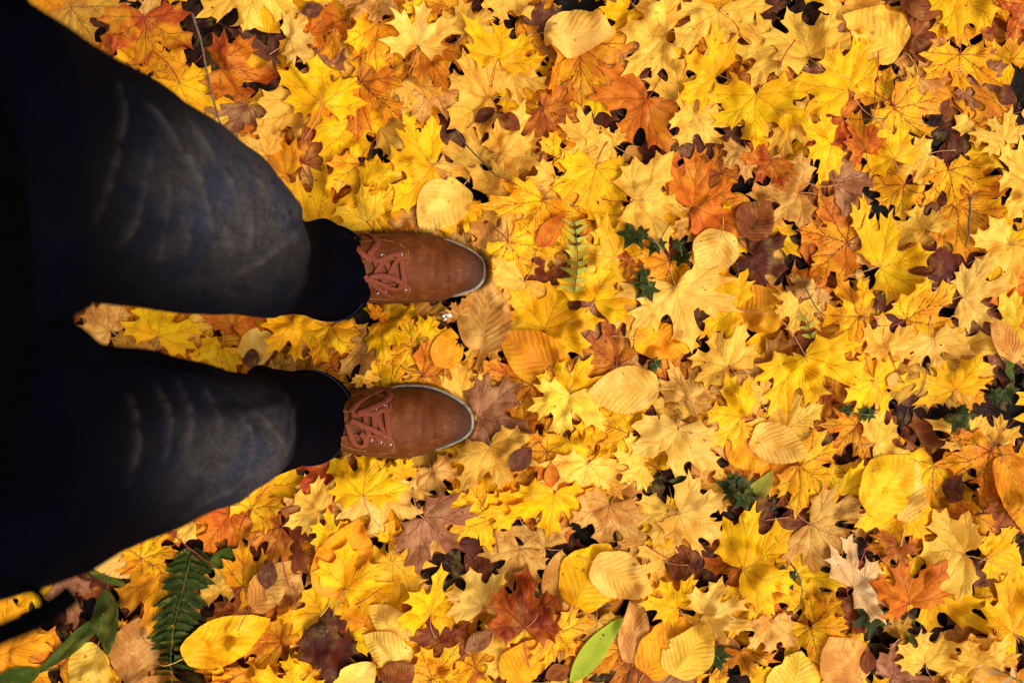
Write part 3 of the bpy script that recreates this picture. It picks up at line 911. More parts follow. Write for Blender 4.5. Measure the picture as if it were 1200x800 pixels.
rr_ = random.Random(3)
extra = 0
tries = 0
while extra < 0 and tries < 6000:
    tries += 1
    x, y = rr_.uniform(60, 1195), rr_.uniform(5, 795)
    if x < 430 and 30 + x * .55 < y < 700 - x * .45 and not (100 < x and 350 < y < 435):
        continue
    if any((x - a) ** 2 + (y - b) ** 2 < (r_ + 14) ** 2 for a, b, r_ in GAPS) or covered(x, y):
        continue
    a = rr_.uniform(0, 2 * PI)
    L = rr_.uniform(38, 52)
    dx, dy = math.cos(a), math.sin(a)
    col = rr_.choices(['Ys', 'Y', 'Gs', 'C', 'T', 'Os', 'M', 'CY', 'N'], [3, 4, 3, 3, 2, 2, 1, 2, 1])[0]
    rows.append(('m', (x - dx * L * .3, y - dy * L * .3), (x + dx * L * .7, y + dy * L * .7), None, col, 4.5))
    extra += 1

# ------------------------------------------------------------------ labels
CW = {'Y': 'bright yellow', 'Ys': 'dark-veined yellow', 'PY': 'lemon yellow', 'C': 'cream', 'PC': 'pale cream', 'CY': 'pale yellow', 'T': 'tan',
      'TB': 'tan-brown', 'G': 'golden', 'Gs': 'speckled amber', 'Gm': 'dull ochre', 'O': 'orange', 'Os': 'dark-veined orange', 'R': 'burnt orange',
      'RR': 'rusty red', 'YR': 'yellow and red', 'N': 'rust-brown', 'B': 'dark brown', 'M': 'mauve-brown', 'D': 'dark maroon', 'DR': 'burgundy',
      'W': 'whitish', 'E': 'dark green', 'LG': 'bright green', 'OG': 'olive green'}
LM = [(565, 315, "upper shoe's toe"), (550, 492, "lower shoe's toe"), (670, 300, 'pale green fern'), (215, 715, 'dark green fern'),
      (870, 580, 'star-shaped ivy'), (755, 287, 'hanging ivy sprig'), (760, 340, 'forked ivy leaf'), (618, 705, 'burgundy maple leaf'),
      (703, 766, 'bright green blade'), (733, 460, 'big cream oval mid-picture'), (680, 32, 'cream oval at the top edge'),
      (520, 242, 'cream oval above the upper shoe'), (568, 368, 'tan-brown oval by the shoes'), (1042, 565, 'biggest golden-yellow oval'),
      (1122, 573, 'tiny maroon oval'), (1000, 208, 'mauve star leaf'), (888, 255, 'rust-brown oval'), (755, 198, 'maroon leaf'), (1134, 258, 'knobbly grey twig'),
      (985, 775, 'tan oval carrying a brown one'), (1068, 690, 'small orange maple'), (370, 740, 'beechnut husk'),
      (270, 746, 'ribbed yellow oval by the fern'), (235, 80, 'long grey twig'), (557, 180, 'short dark twig'), (1025, 730, 'lone ivy leaf'),
      (1190, 470, 'ivy by the right edge'), (405, 655, 'golden oval below the legs'), (885, 140, 'sharp yellow star'), (1025, 45, 'broad cream oval up top'),
      (1190, 575, 'orange oval at the right edge'), (808, 770, 'lemon oval on the bottom edge'), (836, 295, 'cream heart-shaped oval'), (960, 455, 'big yellow star')]
DIRS = ['to the right of', 'up and right of', 'above', 'up and left of', 'to the left of', 'down and left of', 'below', 'down and right of']
PT = ['right', 'up-right', 'up', 'up-left', 'left', 'down-left', 'down', 'down-right']
used = {}


def sect(dx, dy):
    return int(round(math.atan2(-dy, dx) / (PI / 4))) % 8


def label_for(k, b, tp, wd, col):
    L = math.hypot(tp[0] - b[0], tp[1] - b[1])
    f = .3 if k == 'm' else .5
    cx, cy = b[0] + (tp[0] - b[0]) * f, b[1] + (tp[1] - b[1]) * f
    size = ''
    if k == 'm':
        size = 'large ' if L > 60 else ('small ' if L < 36 else '')
    elif k in 'oe':
        size = 'large ' if L > 72 else ('small ' if L < 44 else '')
    kw = {'m': 'maple leaf', 'o': 'oval leaf', 'e': 'smooth oval leaf', 'g': 'long leaf'}[k]
    core = f'{size}{CW[col]} {kw}'
    cand = sorted((math.hypot(cx - x, cy - y), nm, x, y) for x, y, nm in LM)
    cand = [q for q in cand if q[0] > 22][:5]
    pt = 'tip ' + PT[sect(tp[0] - b[0], tp[1] - b[1])]
    for lev in range(3):
        for d, nm, x, y in cand:
            dist = 'just ' if d < 62 else ('' if d < 125 else 'well ')
            s = f'{core}{", " + pt + "," if lev else ""} {dist}{DIRS[sect(cx - x, cy - y)]} the {nm}'
            if lev == 2:
                s = s.replace(core, core + (' high in the pile' if rr_.random() < .5 else ' half covered'))
            if s not in used and len(s.split()) <= 16:
                used[s] = 1
                return s
    return s


HAND = {(637, 32): 'big pale cream oval leaf lying tip right at the top edge', (615, 733): 'burgundy maple leaf with orange patches and sharp lobes',
        (668, 802): 'bright green pointed blade rising from the bottom edge', (1014, 597): 'biggest golden-yellow oval leaf, toothed, on pale leaves near right edge',
        (542, 216): 'cream ribbed oval leaf just above the upper shoe toe', (561, 410): 'tan-brown ribbed oval leaf against the upper shoe toe',
        (771, 456): 'big pale cream oval leaf in the middle of the picture', (1131, 556): 'tiny glossy maroon oval leaf on a yellow one near the right edge',
        (1022, 764): 'tiny rust-brown oval leaf lying on the tan ribbed oval leaf', (1010, 806): 'tan ribbed oval leaf that carries a tiny brown leaf',
        (256, 75): 'burnt orange maple leaf with dark veins beside the long grey twig', (311, 691): 'small dark brown oval leaf lying on a tan leaf below the legs',
        (283, 420): 'small round brown leaf on the cream one between the legs', (889, 109): 'sharp bright yellow maple leaf like a star, top right quarter',
        (222, 765): 'ribbed bright yellow oval leaf beside the dark green fern', (1072, 710): 'small clean orange maple leaf with fine veins on yellow ones',
        (1001, 687): 'whitish crumpled maple leaf with curled lobes beside the orange one', (792, 800): 'lemon yellow oval leaf on a golden one at the bottom edge',
        (622, 521): 'small brown oval leaf right of the lower shoe toe', (180, 395): 'bright yellow maple leaf lying between the two legs'}

# ------------------------------------------------------------------ build every catalogued leaf, lowest first
rows.sort(key=lambda q: q[5])
print('COUNT', {k: sum(1 for r_ in rows if r_[0] == k) for k in 'moeg'})
NM = {'m': 'maple_leaf', 'o': 'oval_leaf', 'e': 'small_oval_leaf', 'g': 'green_leaf'}
CT = {'m': 'leaf', 'o': 'leaf', 'e': 'leaf', 'g': 'leaf'}
GR = {'m': 'fallen maple leaves', 'o': 'fallen oval leaves', 'e': 'small smooth brown leaves', 'g': 'green leaves of woodland plants'}


MAPLE_GROW = True


def leaf_object(k, b, tp, wd, col, **kw):
    B, T = W(*b), W(*tp)
    if k == 'm' and MAPLE_GROW:
        gr = rng.uniform(.92, 1.10) * float(np.interp(math.hypot(T[0] - B[0], T[1] - B[1]) * 750, [40, 75], [1.16, .92]))
        T = (B[0] + (T[0] - B[0]) * gr, B[1] + (T[1] - B[1]) * gr)
    res = lay(k, B, T, None if wd is None else wd / 750, **kw)
    if res is None:
        return None, None
    V3, F, U, E = res
    o3 = np.array((B[0], B[1], float(V3[:, 2].mean())))
    me = write_mesh(NM.get(k, 'leaf'), V3 - o3, F, set_attrs(None, len(V3), U, E, col), [MAT[k]])
    ob = link(NM.get(k, 'leaf'), me, None, tuple(o3))
    i = int(np.argmin(np.hypot(U[:, 0], U[:, 1])))
    return ob, (o3, float(V3[i, 2]))


# ------------------------------------------------------------------ ivy, ferns, twigs and other small finds
def ivy(pairs, label, stem=None):
    xs_ = [p[0] for p in pairs]; ys_ = [p[1] for p in pairs]
    c = W(sum(xs_) / len(xs_), sum(ys_) / len(ys_))
    root = bpy.data.objects.new('ivy_sprig', None)
    COL.objects.link(root)
    root.location = (c[0], c[1], hat(*c))
    root['label'] = label; root['category'] = 'ivy'; root['group'] = 'ivy growing up through the leaves'
    for (bx, by, tx, ty) in pairs:
        res = lay('i', W(bx, by), W(tx, ty), None, curl=1.6, rest=.75)
        V3, F, U, E = res
        me = write_mesh('leaf', V3 - np.array(root.location), F, set_attrs(None, len(V3), U, E, 'I'), [MAT['i']])
        link('leaf', me, root)
    pts = stem or [(p[0], p[1]) for p in pairs]
    if len(pts) > 1:
        P3 = []
        for x, y in pts:
            q = W(x, y)
            P3.append((q[0] - root.location.x, q[1] - root.location.y, hat(*q) + .001 - root.location.z))
        V, F = tube_arrays(P3, .0009)
        link('stem', poly_mesh('stem', V, F, STALK['green']), root)


def fern(base, tip, n, ln, wd, col, label, taper=.55, start=.05, ang=72):
    b, tp = Vector(W(*base)), Vector(W(*tip))
    d = tp - b
    Lf = d.length
    e = d / Lf
    nn = Vector((e.y, -e.x))
    root = bpy.data.objects.new('fern', None)
    COL.objects.link(root)
    root.location = (b.x, b.y, hat(b.x, b.y))
    root['label'] = label; root['category'] = 'fern'
    hp = Heap()
    path = []
    for i in range(14):
        f = i / 13
        q = b + e * (Lf * f) + nn * (.05 * Lf * math.sin(PI * f))
        path.append(q)
    zbase = [hat(q.x, q.y, 1) + .0005 for q in path]
    for i in range(n):
        f = start + (1 - start) * i / n
        q = b + e * (Lf * f) + nn * (.05 * Lf * math.sin(PI * f))
        for s in (-1, 1):
            a = math.radians(ang - 22 * f + random.uniform(-11, 11))
            dr = e * math.cos(a) + nn * (s * math.sin(a))
            ll = ln * (1 - taper * f ** 1.5) * (.75 + .25 * min(1, f * 5)) * random.uniform(.78, 1.08)
            q2 = q + e * (random.uniform(-.1, .1) * ll * .2)
            res = lay('f', (q2.x, q2.y), (q2.x + dr.x * ll, q2.y + dr.y * ll), wd * (1 - .4 * f), curl=1.2, rest=.9)
            if res:
                hp.add((res[0] - np.array(root.location), res[1], res[2], res[3]), 'o', col)
    me = write_mesh('frond', np.concatenate(hp.V), np.concatenate(hp.F), {k: np.concatenate(v) for k, v in hp.A.items()}, [MAT['f']])
    link('frond', me, root)
    P3 = [(q.x - root.location.x, q.y - root.location.y, max(z, hat(q.x, q.y) + .001) - root.location.z) for q, z in zip(path, zbase)]
    V, F = tube_arrays(P3, [.0009 * (1 - .6 * i / 13) for i in range(14)])
    link('stem', poly_mesh('stem', V, F, STALK['green']), root)



def plant_greenery():
    ivy([(744, 272, 729, 294), (748, 274, 762, 283), (766, 288, 760, 302), (770, 286, 780, 296)], 'hanging ivy sprig of three leaves right of the pale green fern', [(740, 270), (752, 276), (768, 287), (785, 262)])
    ivy([(798, 298, 810, 312), (796, 290, 806, 280)], 'ivy leaf tucked under the cream heart-shaped oval leaf', [(797, 284), (800, 300)])
    ivy([(866, 574, 840, 566), (868, 572, 866, 552), (870, 574, 894, 586), (866, 578, 858, 598), (872, 580, 878, 604)], 'star-shaped dark ivy cluster in a black gap', [(866, 574), (872, 585)])
    ivy([(806, 562, 796, 584)], 'single ivy leaf below the cream maple leaf with two brown spots')
    ivy([(990, 482, 996, 470), (1018, 486, 1004, 478), (1020, 484, 1032, 492)], 'ivy leaves poking out below two bright yellow maple leaves', [(990, 482), (1018, 486), (1030, 484)])
    ivy([(1188, 458, 1202, 476), (1180, 462, 1166, 468)], 'ivy by the right edge in a dark hollow', [(1188, 458), (1180, 462)])
    ivy([(1122, 486, 1138, 508)], 'long ivy leaf crossing cream leaves near the dark right hollow')
    ivy([(920, 668, 908, 682), (924, 674, 930, 694)], 'small ivy pair below the yellow leaf with the green tendril', [(918, 668), (926, 676)])
    ivy([(1024, 718, 1024, 754), (1026, 720, 1038, 738)], 'lone three-lobed ivy leaf between the whitish and golden maple leaves', [(1024, 718), (1022, 708)])
    ivy([(838, 768, 850, 796), (846, 776, 836, 790)], 'ivy leaf in the dark gap on the bottom edge beside the lemon oval', [(838, 768), (846, 776)])
    ivy([(768, 430, 756, 424), (764, 424, 774, 432)], 'tiny ivy leaves just above the big cream oval leaf')
    ivy([(1072, 756, 1084, 764)], 'ivy leaf tip under the ochre leaf near the bottom right')
    fern((222, 642), (214, 826), 20, .045, .024, 'F', 'dark green fern frond growing at the lower left below the legs', taper=.15, ang=80)
    fern((672, 344), (672, 254), 9, .027, .0125, 'FL', 'pale green fern frond between yellow maple leaves in the middle', taper=.2, ang=76)
    fern((948, 396), (938, 366), 3, .022, .008, 'FL', 'tiny pale yellow fern tip above a rust-brown leaf')
    fern((1200, 800), (1118, 770), 6, .022, .010, 'W', 'withered grey-white fern frond under leaves near the bottom right', ang=70)


planted = False
for (k, b, tp, wd, col, lv) in rows:
    if lv >= 13 and not planted:
        planted = True
        plant_greenery()
    crisp = lv >= 10
    ob, info = leaf_object(k, b, tp, wd, col, curl=1.15 if crisp else 1.3, tilt=rng.normal(0, .04), rest=.5 if crisp else .6)
    if ob is None:
        continue
    ob['label'] = HAND.get(b) or label_for(k, b, tp, wd, col)
    ob['category'] = CT[k]
    ob['group'] = GR[k]
    o3, zb = info
    B, T = W(*b), W(*tp)
    d = Vector((T[0] - B[0], T[1] - B[1]))
    L = d.length
    d.normalize()
    if k == 'm':
        ln = L * rng.uniform(.35, .85)
        sc = {'Y': 'tan', 'Ys': 'red', 'O': 'red', 'Os': 'brown', 'R': 'brown', 'DR': 'brown', 'C': 'tan', 'PC': 'tan', 'G': 'red', 'Gs': 'brown', 'W': 'brown'}.get(col, 'tan')
        if rng.random() < .2:
            sc = 'red'
        rad = .00075
    elif k == 'g':
        ln, sc, rad = L * .2, 'green', .001
    else:
        ln, sc, rad = L * rng.uniform(.2, .4), ('yellow' if col in ('PC', 'Y', 'G', 'PY', 'C') else 'brown'), .0008
    pth = stalk_path(B, d, ln, rng.uniform(-.45, .45), zb)
    V, F = tube_arrays([(p[0] - o3[0], p[1] - o3[1], p[2] - o3[2]) for p in pth], [rad * (.85 + .5 * (i == 8)) for i in range(9)])
    link('stalk', poly_mesh('stalk', V, F, STALK[sc]), ob)

# ------------------------------------------------------------------ twigs and other small finds
ivy([(757, 324, 740, 318), (758, 334, 742, 352), (758, 336, 764, 356)], 'forked dark ivy leaf just left of a pale cream maple leaf', [(748, 318), (760, 334), (768, 330)])

M_TWIG = simple_mat('twig_bark', (.16, .095, .055), .8, .2, 120, .8, (.05, .03, .02), .6, .0008)
M_TWIGD = simple_mat('dark_twig_bark', (.10, .05, .035), .7, .2, 120, .8, (.03, .02, .015), .6, .0008)


def twig(px, rad, label, name='twig', cat='twig', mat=None, lift=.001, knob=False, grp=None):
    P = []
    q0 = W(*px[0])
    pts = []
    for i in range(len(px) - 1):
        for k in range(4):
            f = k / 4
            pts.append((px[i][0] + (px[i + 1][0] - px[i][0]) * f, px[i][1] + (px[i + 1][1] - px[i][1]) * f))
    pts.append(px[-1])
    raw = [hat(*W(*p), 2) for p in pts]
    mz = max(raw)
    z0 = hat(*q0)
    hi = [max(h, .5 * h + .5 * mz) for h in raw]
    for _ in range(4):
        hi = [hi[0]] + [max(raw[i], (hi[i - 1] + hi[i + 1]) / 2) for i in range(1, len(hi) - 1)] + [hi[-1]]
    for p, h in zip(pts, hi):
        q = W(*p)
        P.append((q[0] - q0[0] + random.gauss(0, rad * .2), q[1] - q0[1] + random.gauss(0, rad * .2), h + rad + lift - z0))
    n = len(P)
    rr = [rad * (1 - .45 * i / n) * random.uniform(.9, 1.1) for i in range(n)]
    if knob:
        rr[0] *= 1.8; rr[1] *= 1.3
    V, F = tube_arrays(P, rr, 8)
    o = link(name, poly_mesh(name, V, F, mat or M_TWIG), None, (q0[0], q0[1], z0))
    o['label'] = label; o['category'] = cat
    if grp:
        o['group'] = grp
    return o


twig([(222, 12), (233, 45), (241, 80), (248, 110), (260, 156)], .0022, 'long grey twig running down beside the burnt orange leaf', lift=.002)
b_ = twig([(533, 152), (548, 172), (565, 190), (582, 210)], .0015, 'short dark twig lying slantwise above the cream oval leaf', mat=M_TWIGD)
twig([(1138, 231), (1136, 250), (1131, 272), (1130, 290)], .0020, 'knobbly grey twig above the dark maroon leaf', knob=True)
twig([(940, 335), (948, 350), (958, 364), (966, 372)], .0014, 'thin green stem lying above the tiny fern tip', 'green_shoot', 'shoot', STALK['green'])
twig([(927, 660), (936, 676), (940, 692), (938, 708), (930, 716)], .0013, 'curling green tendril beside the small ivy pair', 'tendril', 'stem', STALK['green'])
twig([(1078, 470), (1088, 456), (1092, 440), (1095, 424)], .0011, 'curved reddish stalk standing over an olive brown leaf', 'fallen_stalk', 'stalk', STALK['brown'], grp='loose leaf stalks')
for px, lb in (([(331, 648), (336, 668), (344, 692), (351, 711)], 'long dark red stalk ending on a yellow maple leaf below the legs'),
               ([(417, 708), (432, 699), (447, 688)], 'short red stalk slanting up beside the golden oval leaf'),
               ([(250, 800), (270, 792), (289, 785)], 'red stalk on the bottom edge under the ribbed yellow leaf'),
               ([(188, 614), (212, 634), (232, 652), (256, 670)], 'long crimson stalk crossing the top of the dark green fern'),
               ([(575, 704), (556, 722), (540, 735), (526, 744)], 'orange-red stalk joining the rust-brown leaf beside the burgundy one'),
               ([(758, 640), (776, 652), (792, 660)], 'crimson stalk in the dark gap left of the orange leaf'),
               ([(1030, 60), (1029, 85), (1026, 112), (1024, 138)], 'upright red stalk beside the amber leaf under the broad cream oval'),
               ([(931, 48), (920, 62), (908, 82)], 'thick dark red stalk in the black gap at the upper right'),
               ([(606, 222), (596, 216), (582, 210)], 'pinkish stalk at the lower end of the short dark twig'),
               ([(1008, 668), (1016, 650), (1022, 640)], 'bright red stalk behind the whitish crumpled leaf')):
    twig(px, .0011, lb, 'fallen_stalk', 'stalk', STALK['red'], lift=.0015, grp='loose leaf stalks')

# beechnut husk
def lump(cx, cy, cz, rx, ry, rz, n=28, m=18, bump=.1, fr=9, rot=0.0):
    V, F = [], []
    for j in range(m + 1):
        ph = PI * j / m
        for i in range(n):
            th = 2 * PI * i / n
            k = 1 + bump * math.sin(fr * th) * math.sin(ph) + .4 * bump * math.sin(3 * ph * 2 + th)
            x, y, z = rx * k * math.sin(ph) * math.cos(th), ry * k * math.sin(ph) * math.sin(th), rz * math.cos(ph) * k
            V.append((cx + x * math.cos(rot) - y * math.sin(rot), cy + x * math.sin(rot) + y * math.cos(rot), cz + z))
    for j in range(m):
        for i in range(n):
            i2 = (i + 1) % n
            F.append((j * n + i, (j + 1) * n + i, (j + 1) * n + i2, j * n + i2))
    return V, F


M_HUSK = simple_mat('beechnut_husk', (.085, .035, .010), .8, .08, 90, .9, (.012, .006, .004), .8, .001)
q = W(372, 736)
hz = hat(*q) + .0075
V, F = lump(0, 0, 0, .017, .0105, .008, bump=.07, fr=14, rot=.35)
husk = link('beechnut_husk', poly_mesh('beechnut_husk', V, F, M_HUSK), None, (q[0], q[1], hz))
husk['label'] = 'dark ridged beechnut husk lying between yellow and maroon leaves'; husk['category'] = 'nut husk'
V, F = [], []
for k in range(70):
    th, ph = random.uniform(0, 2 * PI), random.uniform(0, 1.4)
    d = Vector((math.sin(ph) * math.cos(th), math.sin(ph) * math.sin(th), math.cos(ph)))
    p = Vector((d.x * .016, d.y * .010, d.z * .0078))
    V0 = len(V)
    tp_ = p + d * .004 + Vector((random.gauss(0, .001), random.gauss(0, .001), 0))
    a = d.orthogonal().normalized() * .0006
    c_ = d.cross(a)
    V += [tuple(p + a), tuple(p + c_), tuple(p - a), tuple(tp_)]
    F += [(V0, V0 + 1, V0 + 3), (V0 + 1, V0 + 2, V0 + 3), (V0 + 2, V0, V0 + 3)]
link('bristles', poly_mesh('bristles', V, F, simple_mat('husk_bristle', (.30, .16, .05), .6)), husk)

M_WHT = simple_mat('white_crumb', (.62, .62, .66), .5, .5, 90, .5, (.3, .28, .27))
V, F = [], []
for k in range(7):
    v_, f_ = lump(random.gauss(0, .004), random.gauss(0, .003), random.uniform(0, .003), .0030, .0022, .0020, 10, 7, .2, 3, random.random() * 3)
    F += [tuple(i + len(V) for i in ff) for ff in f_]
    V += v_
q = W(523, 370)
o = link('white_fungus', poly_mesh('white_fungus', V, F, M_WHT), None, (q[0], q[1], hat(*q, 4) + .004))
o['label'] = 'small white fungus crumbs in the gap beside the upper shoe'; o['category'] = 'fungus'

# moss in two of the dark hollows
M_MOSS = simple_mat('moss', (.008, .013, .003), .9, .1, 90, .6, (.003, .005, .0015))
V, F = [], []
for cx, cy, rr, n_ in ((488, 572, 26, 1500),):
    for k in range(n_):
        a, r_ = random.uniform(0, 2 * PI), rr * math.sqrt(random.random())
        x, y = W(cx + r_ * math.cos(a), cy + r_ * math.sin(a))
        i_, j_ = int((x - GX0) / CELL), int((y - GY0) / CELL)
        if not (0 < i_ < GNX and 0 < j_ < GNY):
            continue
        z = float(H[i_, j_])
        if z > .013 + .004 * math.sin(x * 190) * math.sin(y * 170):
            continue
        dv = Vector((random.gauss(0, .5), random.gauss(0, .5), 1)).normalized() * random.uniform(.005, .012)
        sd_ = Vector((random.gauss(0, 1), random.gauss(0, 1), 0)).normalized() * .0007
        V0 = len(V)
        p = Vector((x, y, z))
        V += [tuple(p - sd_), tuple(p + sd_), tuple(p + dv * .6 + sd_), tuple(p + dv), tuple(p + dv * .6 - sd_)]
        F.append((V0, V0 + 1, V0 + 2, V0 + 3, V0 + 4))
o = link('moss', poly_mesh('moss', V, F, M_MOSS), None)
o['kind'] = 'stuff'; o['label'] = 'dark green moss in the hollows between the leaves'

M_CRUMB = simple_mat('leaf_crumb', (.16, .055, .02), .8, .2, 60, .8, (.05, .018, .008))
V, F = [], []
for k in range(420):
    x, y = rng.uniform(-.8, .8), rng.uniform(-.54, .54)
    z = hat(x, y, 1) + .0006
    r_ = rng.uniform(.0008, .0026)
    a0 = rng.uniform(0, 6.28)
    V0 = len(V)
    for i in range(5):
        a = a0 + 6.28 * i / 5
        q_ = r_ * rng.uniform(.5, 1.2) * (1 if i % 2 else .7)
        V.append((x + q_ * math.cos(a), y + q_ * math.sin(a), z + rng.uniform(0, .0012)))
    V.append((x, y, z + .0012))
    V.append((x, y, z - .0003))
    for i in range(5):
        F += [(V0 + i, V0 + (i + 1) % 5, V0 + 5), (V0 + (i + 1) % 5, V0 + i, V0 + 6)]
o = link('leaf_crumbs', poly_mesh('leaf_crumbs', V, F, M_CRUMB, False), None)
o['kind'] = 'stuff'; o['label'] = 'tiny brown crumbs of broken leaf and bud scales scattered over the leaves'

# water drops on some of the cream leaves
m_w, t = new_mat('water')
pb = nd(t, 'ShaderNodeBsdfPrincipled', {'Base Color': (1, 1, 1, 1), 'Roughness': .02, 'IOR': 1.33, 'Transmission Weight': 1.0})
nd(t, 'ShaderNodeOutputMaterial', {0: pb.outputs[0]})
V, F = [], []
for cx, cy, rr, n_ in ((768, 55, 26, 34), (752, 240, 36, 30), (815, 150, 24, 16), (700, 95, 20, 10), (745, 540, 26, 30), (990, 655, 18, 12), (556, 700, 12, 8),
                       (935, 60, 20, 10), (775, 90, 20, 14), (860, 410, 14, 6)):
    for k in range(n_):
        x, y = W(cx + random.gauss(0, rr * .5), cy + random.gauss(0, rr * .5))
        s = random.choice([.0006, .0008, .0010, .0016])
        v_, f_ = lump(x, y, hat(x, y, 0) + s * .25, s, s, s * .6, 10, 6, 0)
        F += [tuple(i + len(V) for i in ff) for ff in f_]
        V += v_
o = link('raindrops', poly_mesh('raindrops', V, F, m_w), None)
o['kind'] = 'stuff'; o['label'] = 'tiny raindrops beaded on the cream maple leaves'

# ------------------------------------------------------------------ the person
exec_person = True
def mat_leather():
    m, t = new_mat('brown_leather')
    tc = nd(t, 'ShaderNodeTexCoord').outputs['Object']
    n1 = noise(t, tc, 30, 6, .65)
    n2 = noise(t, tc, 140, 5, .6)
    n3 = noise(t, tc, 420, 2, .5)
    att = nd(t, 'ShaderNodeAttribute', None, attribute_name='wear').outputs['Fac']
    c = mixc(t, sstep(t, n1, .3, .7), (.085, .0175, .0018, 1), (.130, .029, .0032, 1))
    c = mixc(t, mth(t, 'MULTIPLY', sstep(t, n2, .45, .70), .55), c, (.060, .014, .003, 1))
    c = mixc(t, mth(t, 'MULTIPLY', sstep(t, noise(t, tc, 62, 4, .7), .52, .66), .35), c, (.19, .062, .016, 1))
    c = mixc(t, mth(t, 'MULTIPLY', att, mth(t, 'MULTIPLY_ADD', sstep(t, n2, .35, .65), .5, .45)), c, (.038, .020, .014, 1))
    scr = nd(t, 'ShaderNodeTexNoise', {'Vector': vm(t, 'MULTIPLY', tc, (30, 260, 60)), 'Scale': 1.0, 'Detail': 2.0}).outputs[0]
    c = mixc(t, mth(t, 'MULTIPLY', sstep(t, scr, .69, .73), .22), c, (.30, .13, .06, 1))
    cr = nd(t, 'ShaderNodeTexNoise', {'Vector': vm(t, 'MULTIPLY', tc, (95, 14, 20)), 'Scale': 1.0, 'Detail': 4.0, 'Distortion': .6}).outputs[0]
    h = mth(t, 'ADD', mth(t, 'MULTIPLY', n3, .12), mth(t, 'ADD', mth(t, 'MULTIPLY', cr, .9), mth(t, 'MULTIPLY', n2, .25)))
    bp = nd(t, 'ShaderNodeBump', {'Strength': .62, 'Distance': .0022, 'Height': h})
    pb = nd(t, 'ShaderNodeBsdfPrincipled', {'Base Color': c, 'Roughness': mth(t, 'MULTIPLY_ADD', n2, .3, .46), 'Normal': bp.outputs[0], 'Specular IOR Level': .13})
    nd(t, 'ShaderNodeOutputMaterial', {0: pb.outputs[0]})
    return m


M_LEATHER = mat_leather()
M_SOLE = simple_mat('off_white_rubber', (.30, .23, .155), .7, .2, 90, .8, (.13, .08, .045))
M_WELT = simple_mat('black_welt', (.012, .011, .012), .5, .4)
M_LACE = simple_mat('rust_lace', (.19, .042, .020), .85, .1, 500, .8, (.09, .020, .009), .6, .0006)
M_METAL, t_ = new_mat('eyelet_metal')
pb = nd(t_, 'ShaderNodeBsdfPrincipled', {'Base Color': (.55, .52, .47, 1), 'Roughness': .3, 'Metallic': 1.0})
nd(t_, 'ShaderNodeOutputMaterial', {0: pb.outputs[0]})


def mat_denim():
    m, t = new_mat('dark_denim')
    tc = nd(t, 'ShaderNodeTexCoord').outputs['Object']
    s = nd(t, 'ShaderNodeSeparateXYZ', {0: tc})
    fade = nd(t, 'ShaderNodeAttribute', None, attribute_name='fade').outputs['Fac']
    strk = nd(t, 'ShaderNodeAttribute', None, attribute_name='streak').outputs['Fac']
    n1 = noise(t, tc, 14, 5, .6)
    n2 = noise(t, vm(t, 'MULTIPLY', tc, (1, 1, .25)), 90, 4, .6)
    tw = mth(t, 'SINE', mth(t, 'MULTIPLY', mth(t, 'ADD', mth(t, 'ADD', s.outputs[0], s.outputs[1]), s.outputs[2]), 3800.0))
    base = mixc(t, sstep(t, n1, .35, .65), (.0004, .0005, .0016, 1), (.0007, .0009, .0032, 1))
    worn_lit = mixc(t, sstep(t, n1, .46, .56), (.064, .057, .056, 1), (.038, .039, .056, 1))  # grey of worn denim, also carrying the light on the knees as colour
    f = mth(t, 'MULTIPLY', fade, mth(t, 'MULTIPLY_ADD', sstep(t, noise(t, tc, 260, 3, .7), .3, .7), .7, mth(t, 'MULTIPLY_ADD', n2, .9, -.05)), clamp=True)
    c = mixc(t, f, base, worn_lit)
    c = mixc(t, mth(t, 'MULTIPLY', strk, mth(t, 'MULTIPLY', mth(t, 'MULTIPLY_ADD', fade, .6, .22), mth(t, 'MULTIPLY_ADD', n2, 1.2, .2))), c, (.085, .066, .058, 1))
    bp = nd(t, 'ShaderNodeBump', {'Strength': .6, 'Distance': .0010, 'Height': mth(t, 'MULTIPLY_ADD', tw, .4, n2)})
    pb = nd(t, 'ShaderNodeBsdfPrincipled', {'Base Color': c, 'Roughness': .95, 'Normal': bp.outputs[0], 'Specular IOR Level': .02})
    nd(t, 'ShaderNodeOutputMaterial', {0: pb.outputs[0]})
    return m


M_DENIM = mat_denim()
M_JACKET = simple_mat('black_jacket_cloth', (.0006, .0006, .0007), .95, .02, 30, .5, (.0004, .0004, .0005), .3, .004)
M_SKIN = simple_mat('skin', (.52, .29, .19), .5, .4, 30, .3, (.46, .22, .14))
M_HAIR = simple_mat('brown_hair', (.035, .02, .012), .6, .3, 200, .8, (.012, .007, .005), .8, .002)

# body: one continuous skinned figure inside the clothes
bv, be, br = [], [], []


def jv(x, y, z, r, link_to=None):
    bv.append((x, y, z)); br.append(r)
    if link_to is not None:
        be.append((link_to, len(bv) - 1))
    return len(bv) - 1


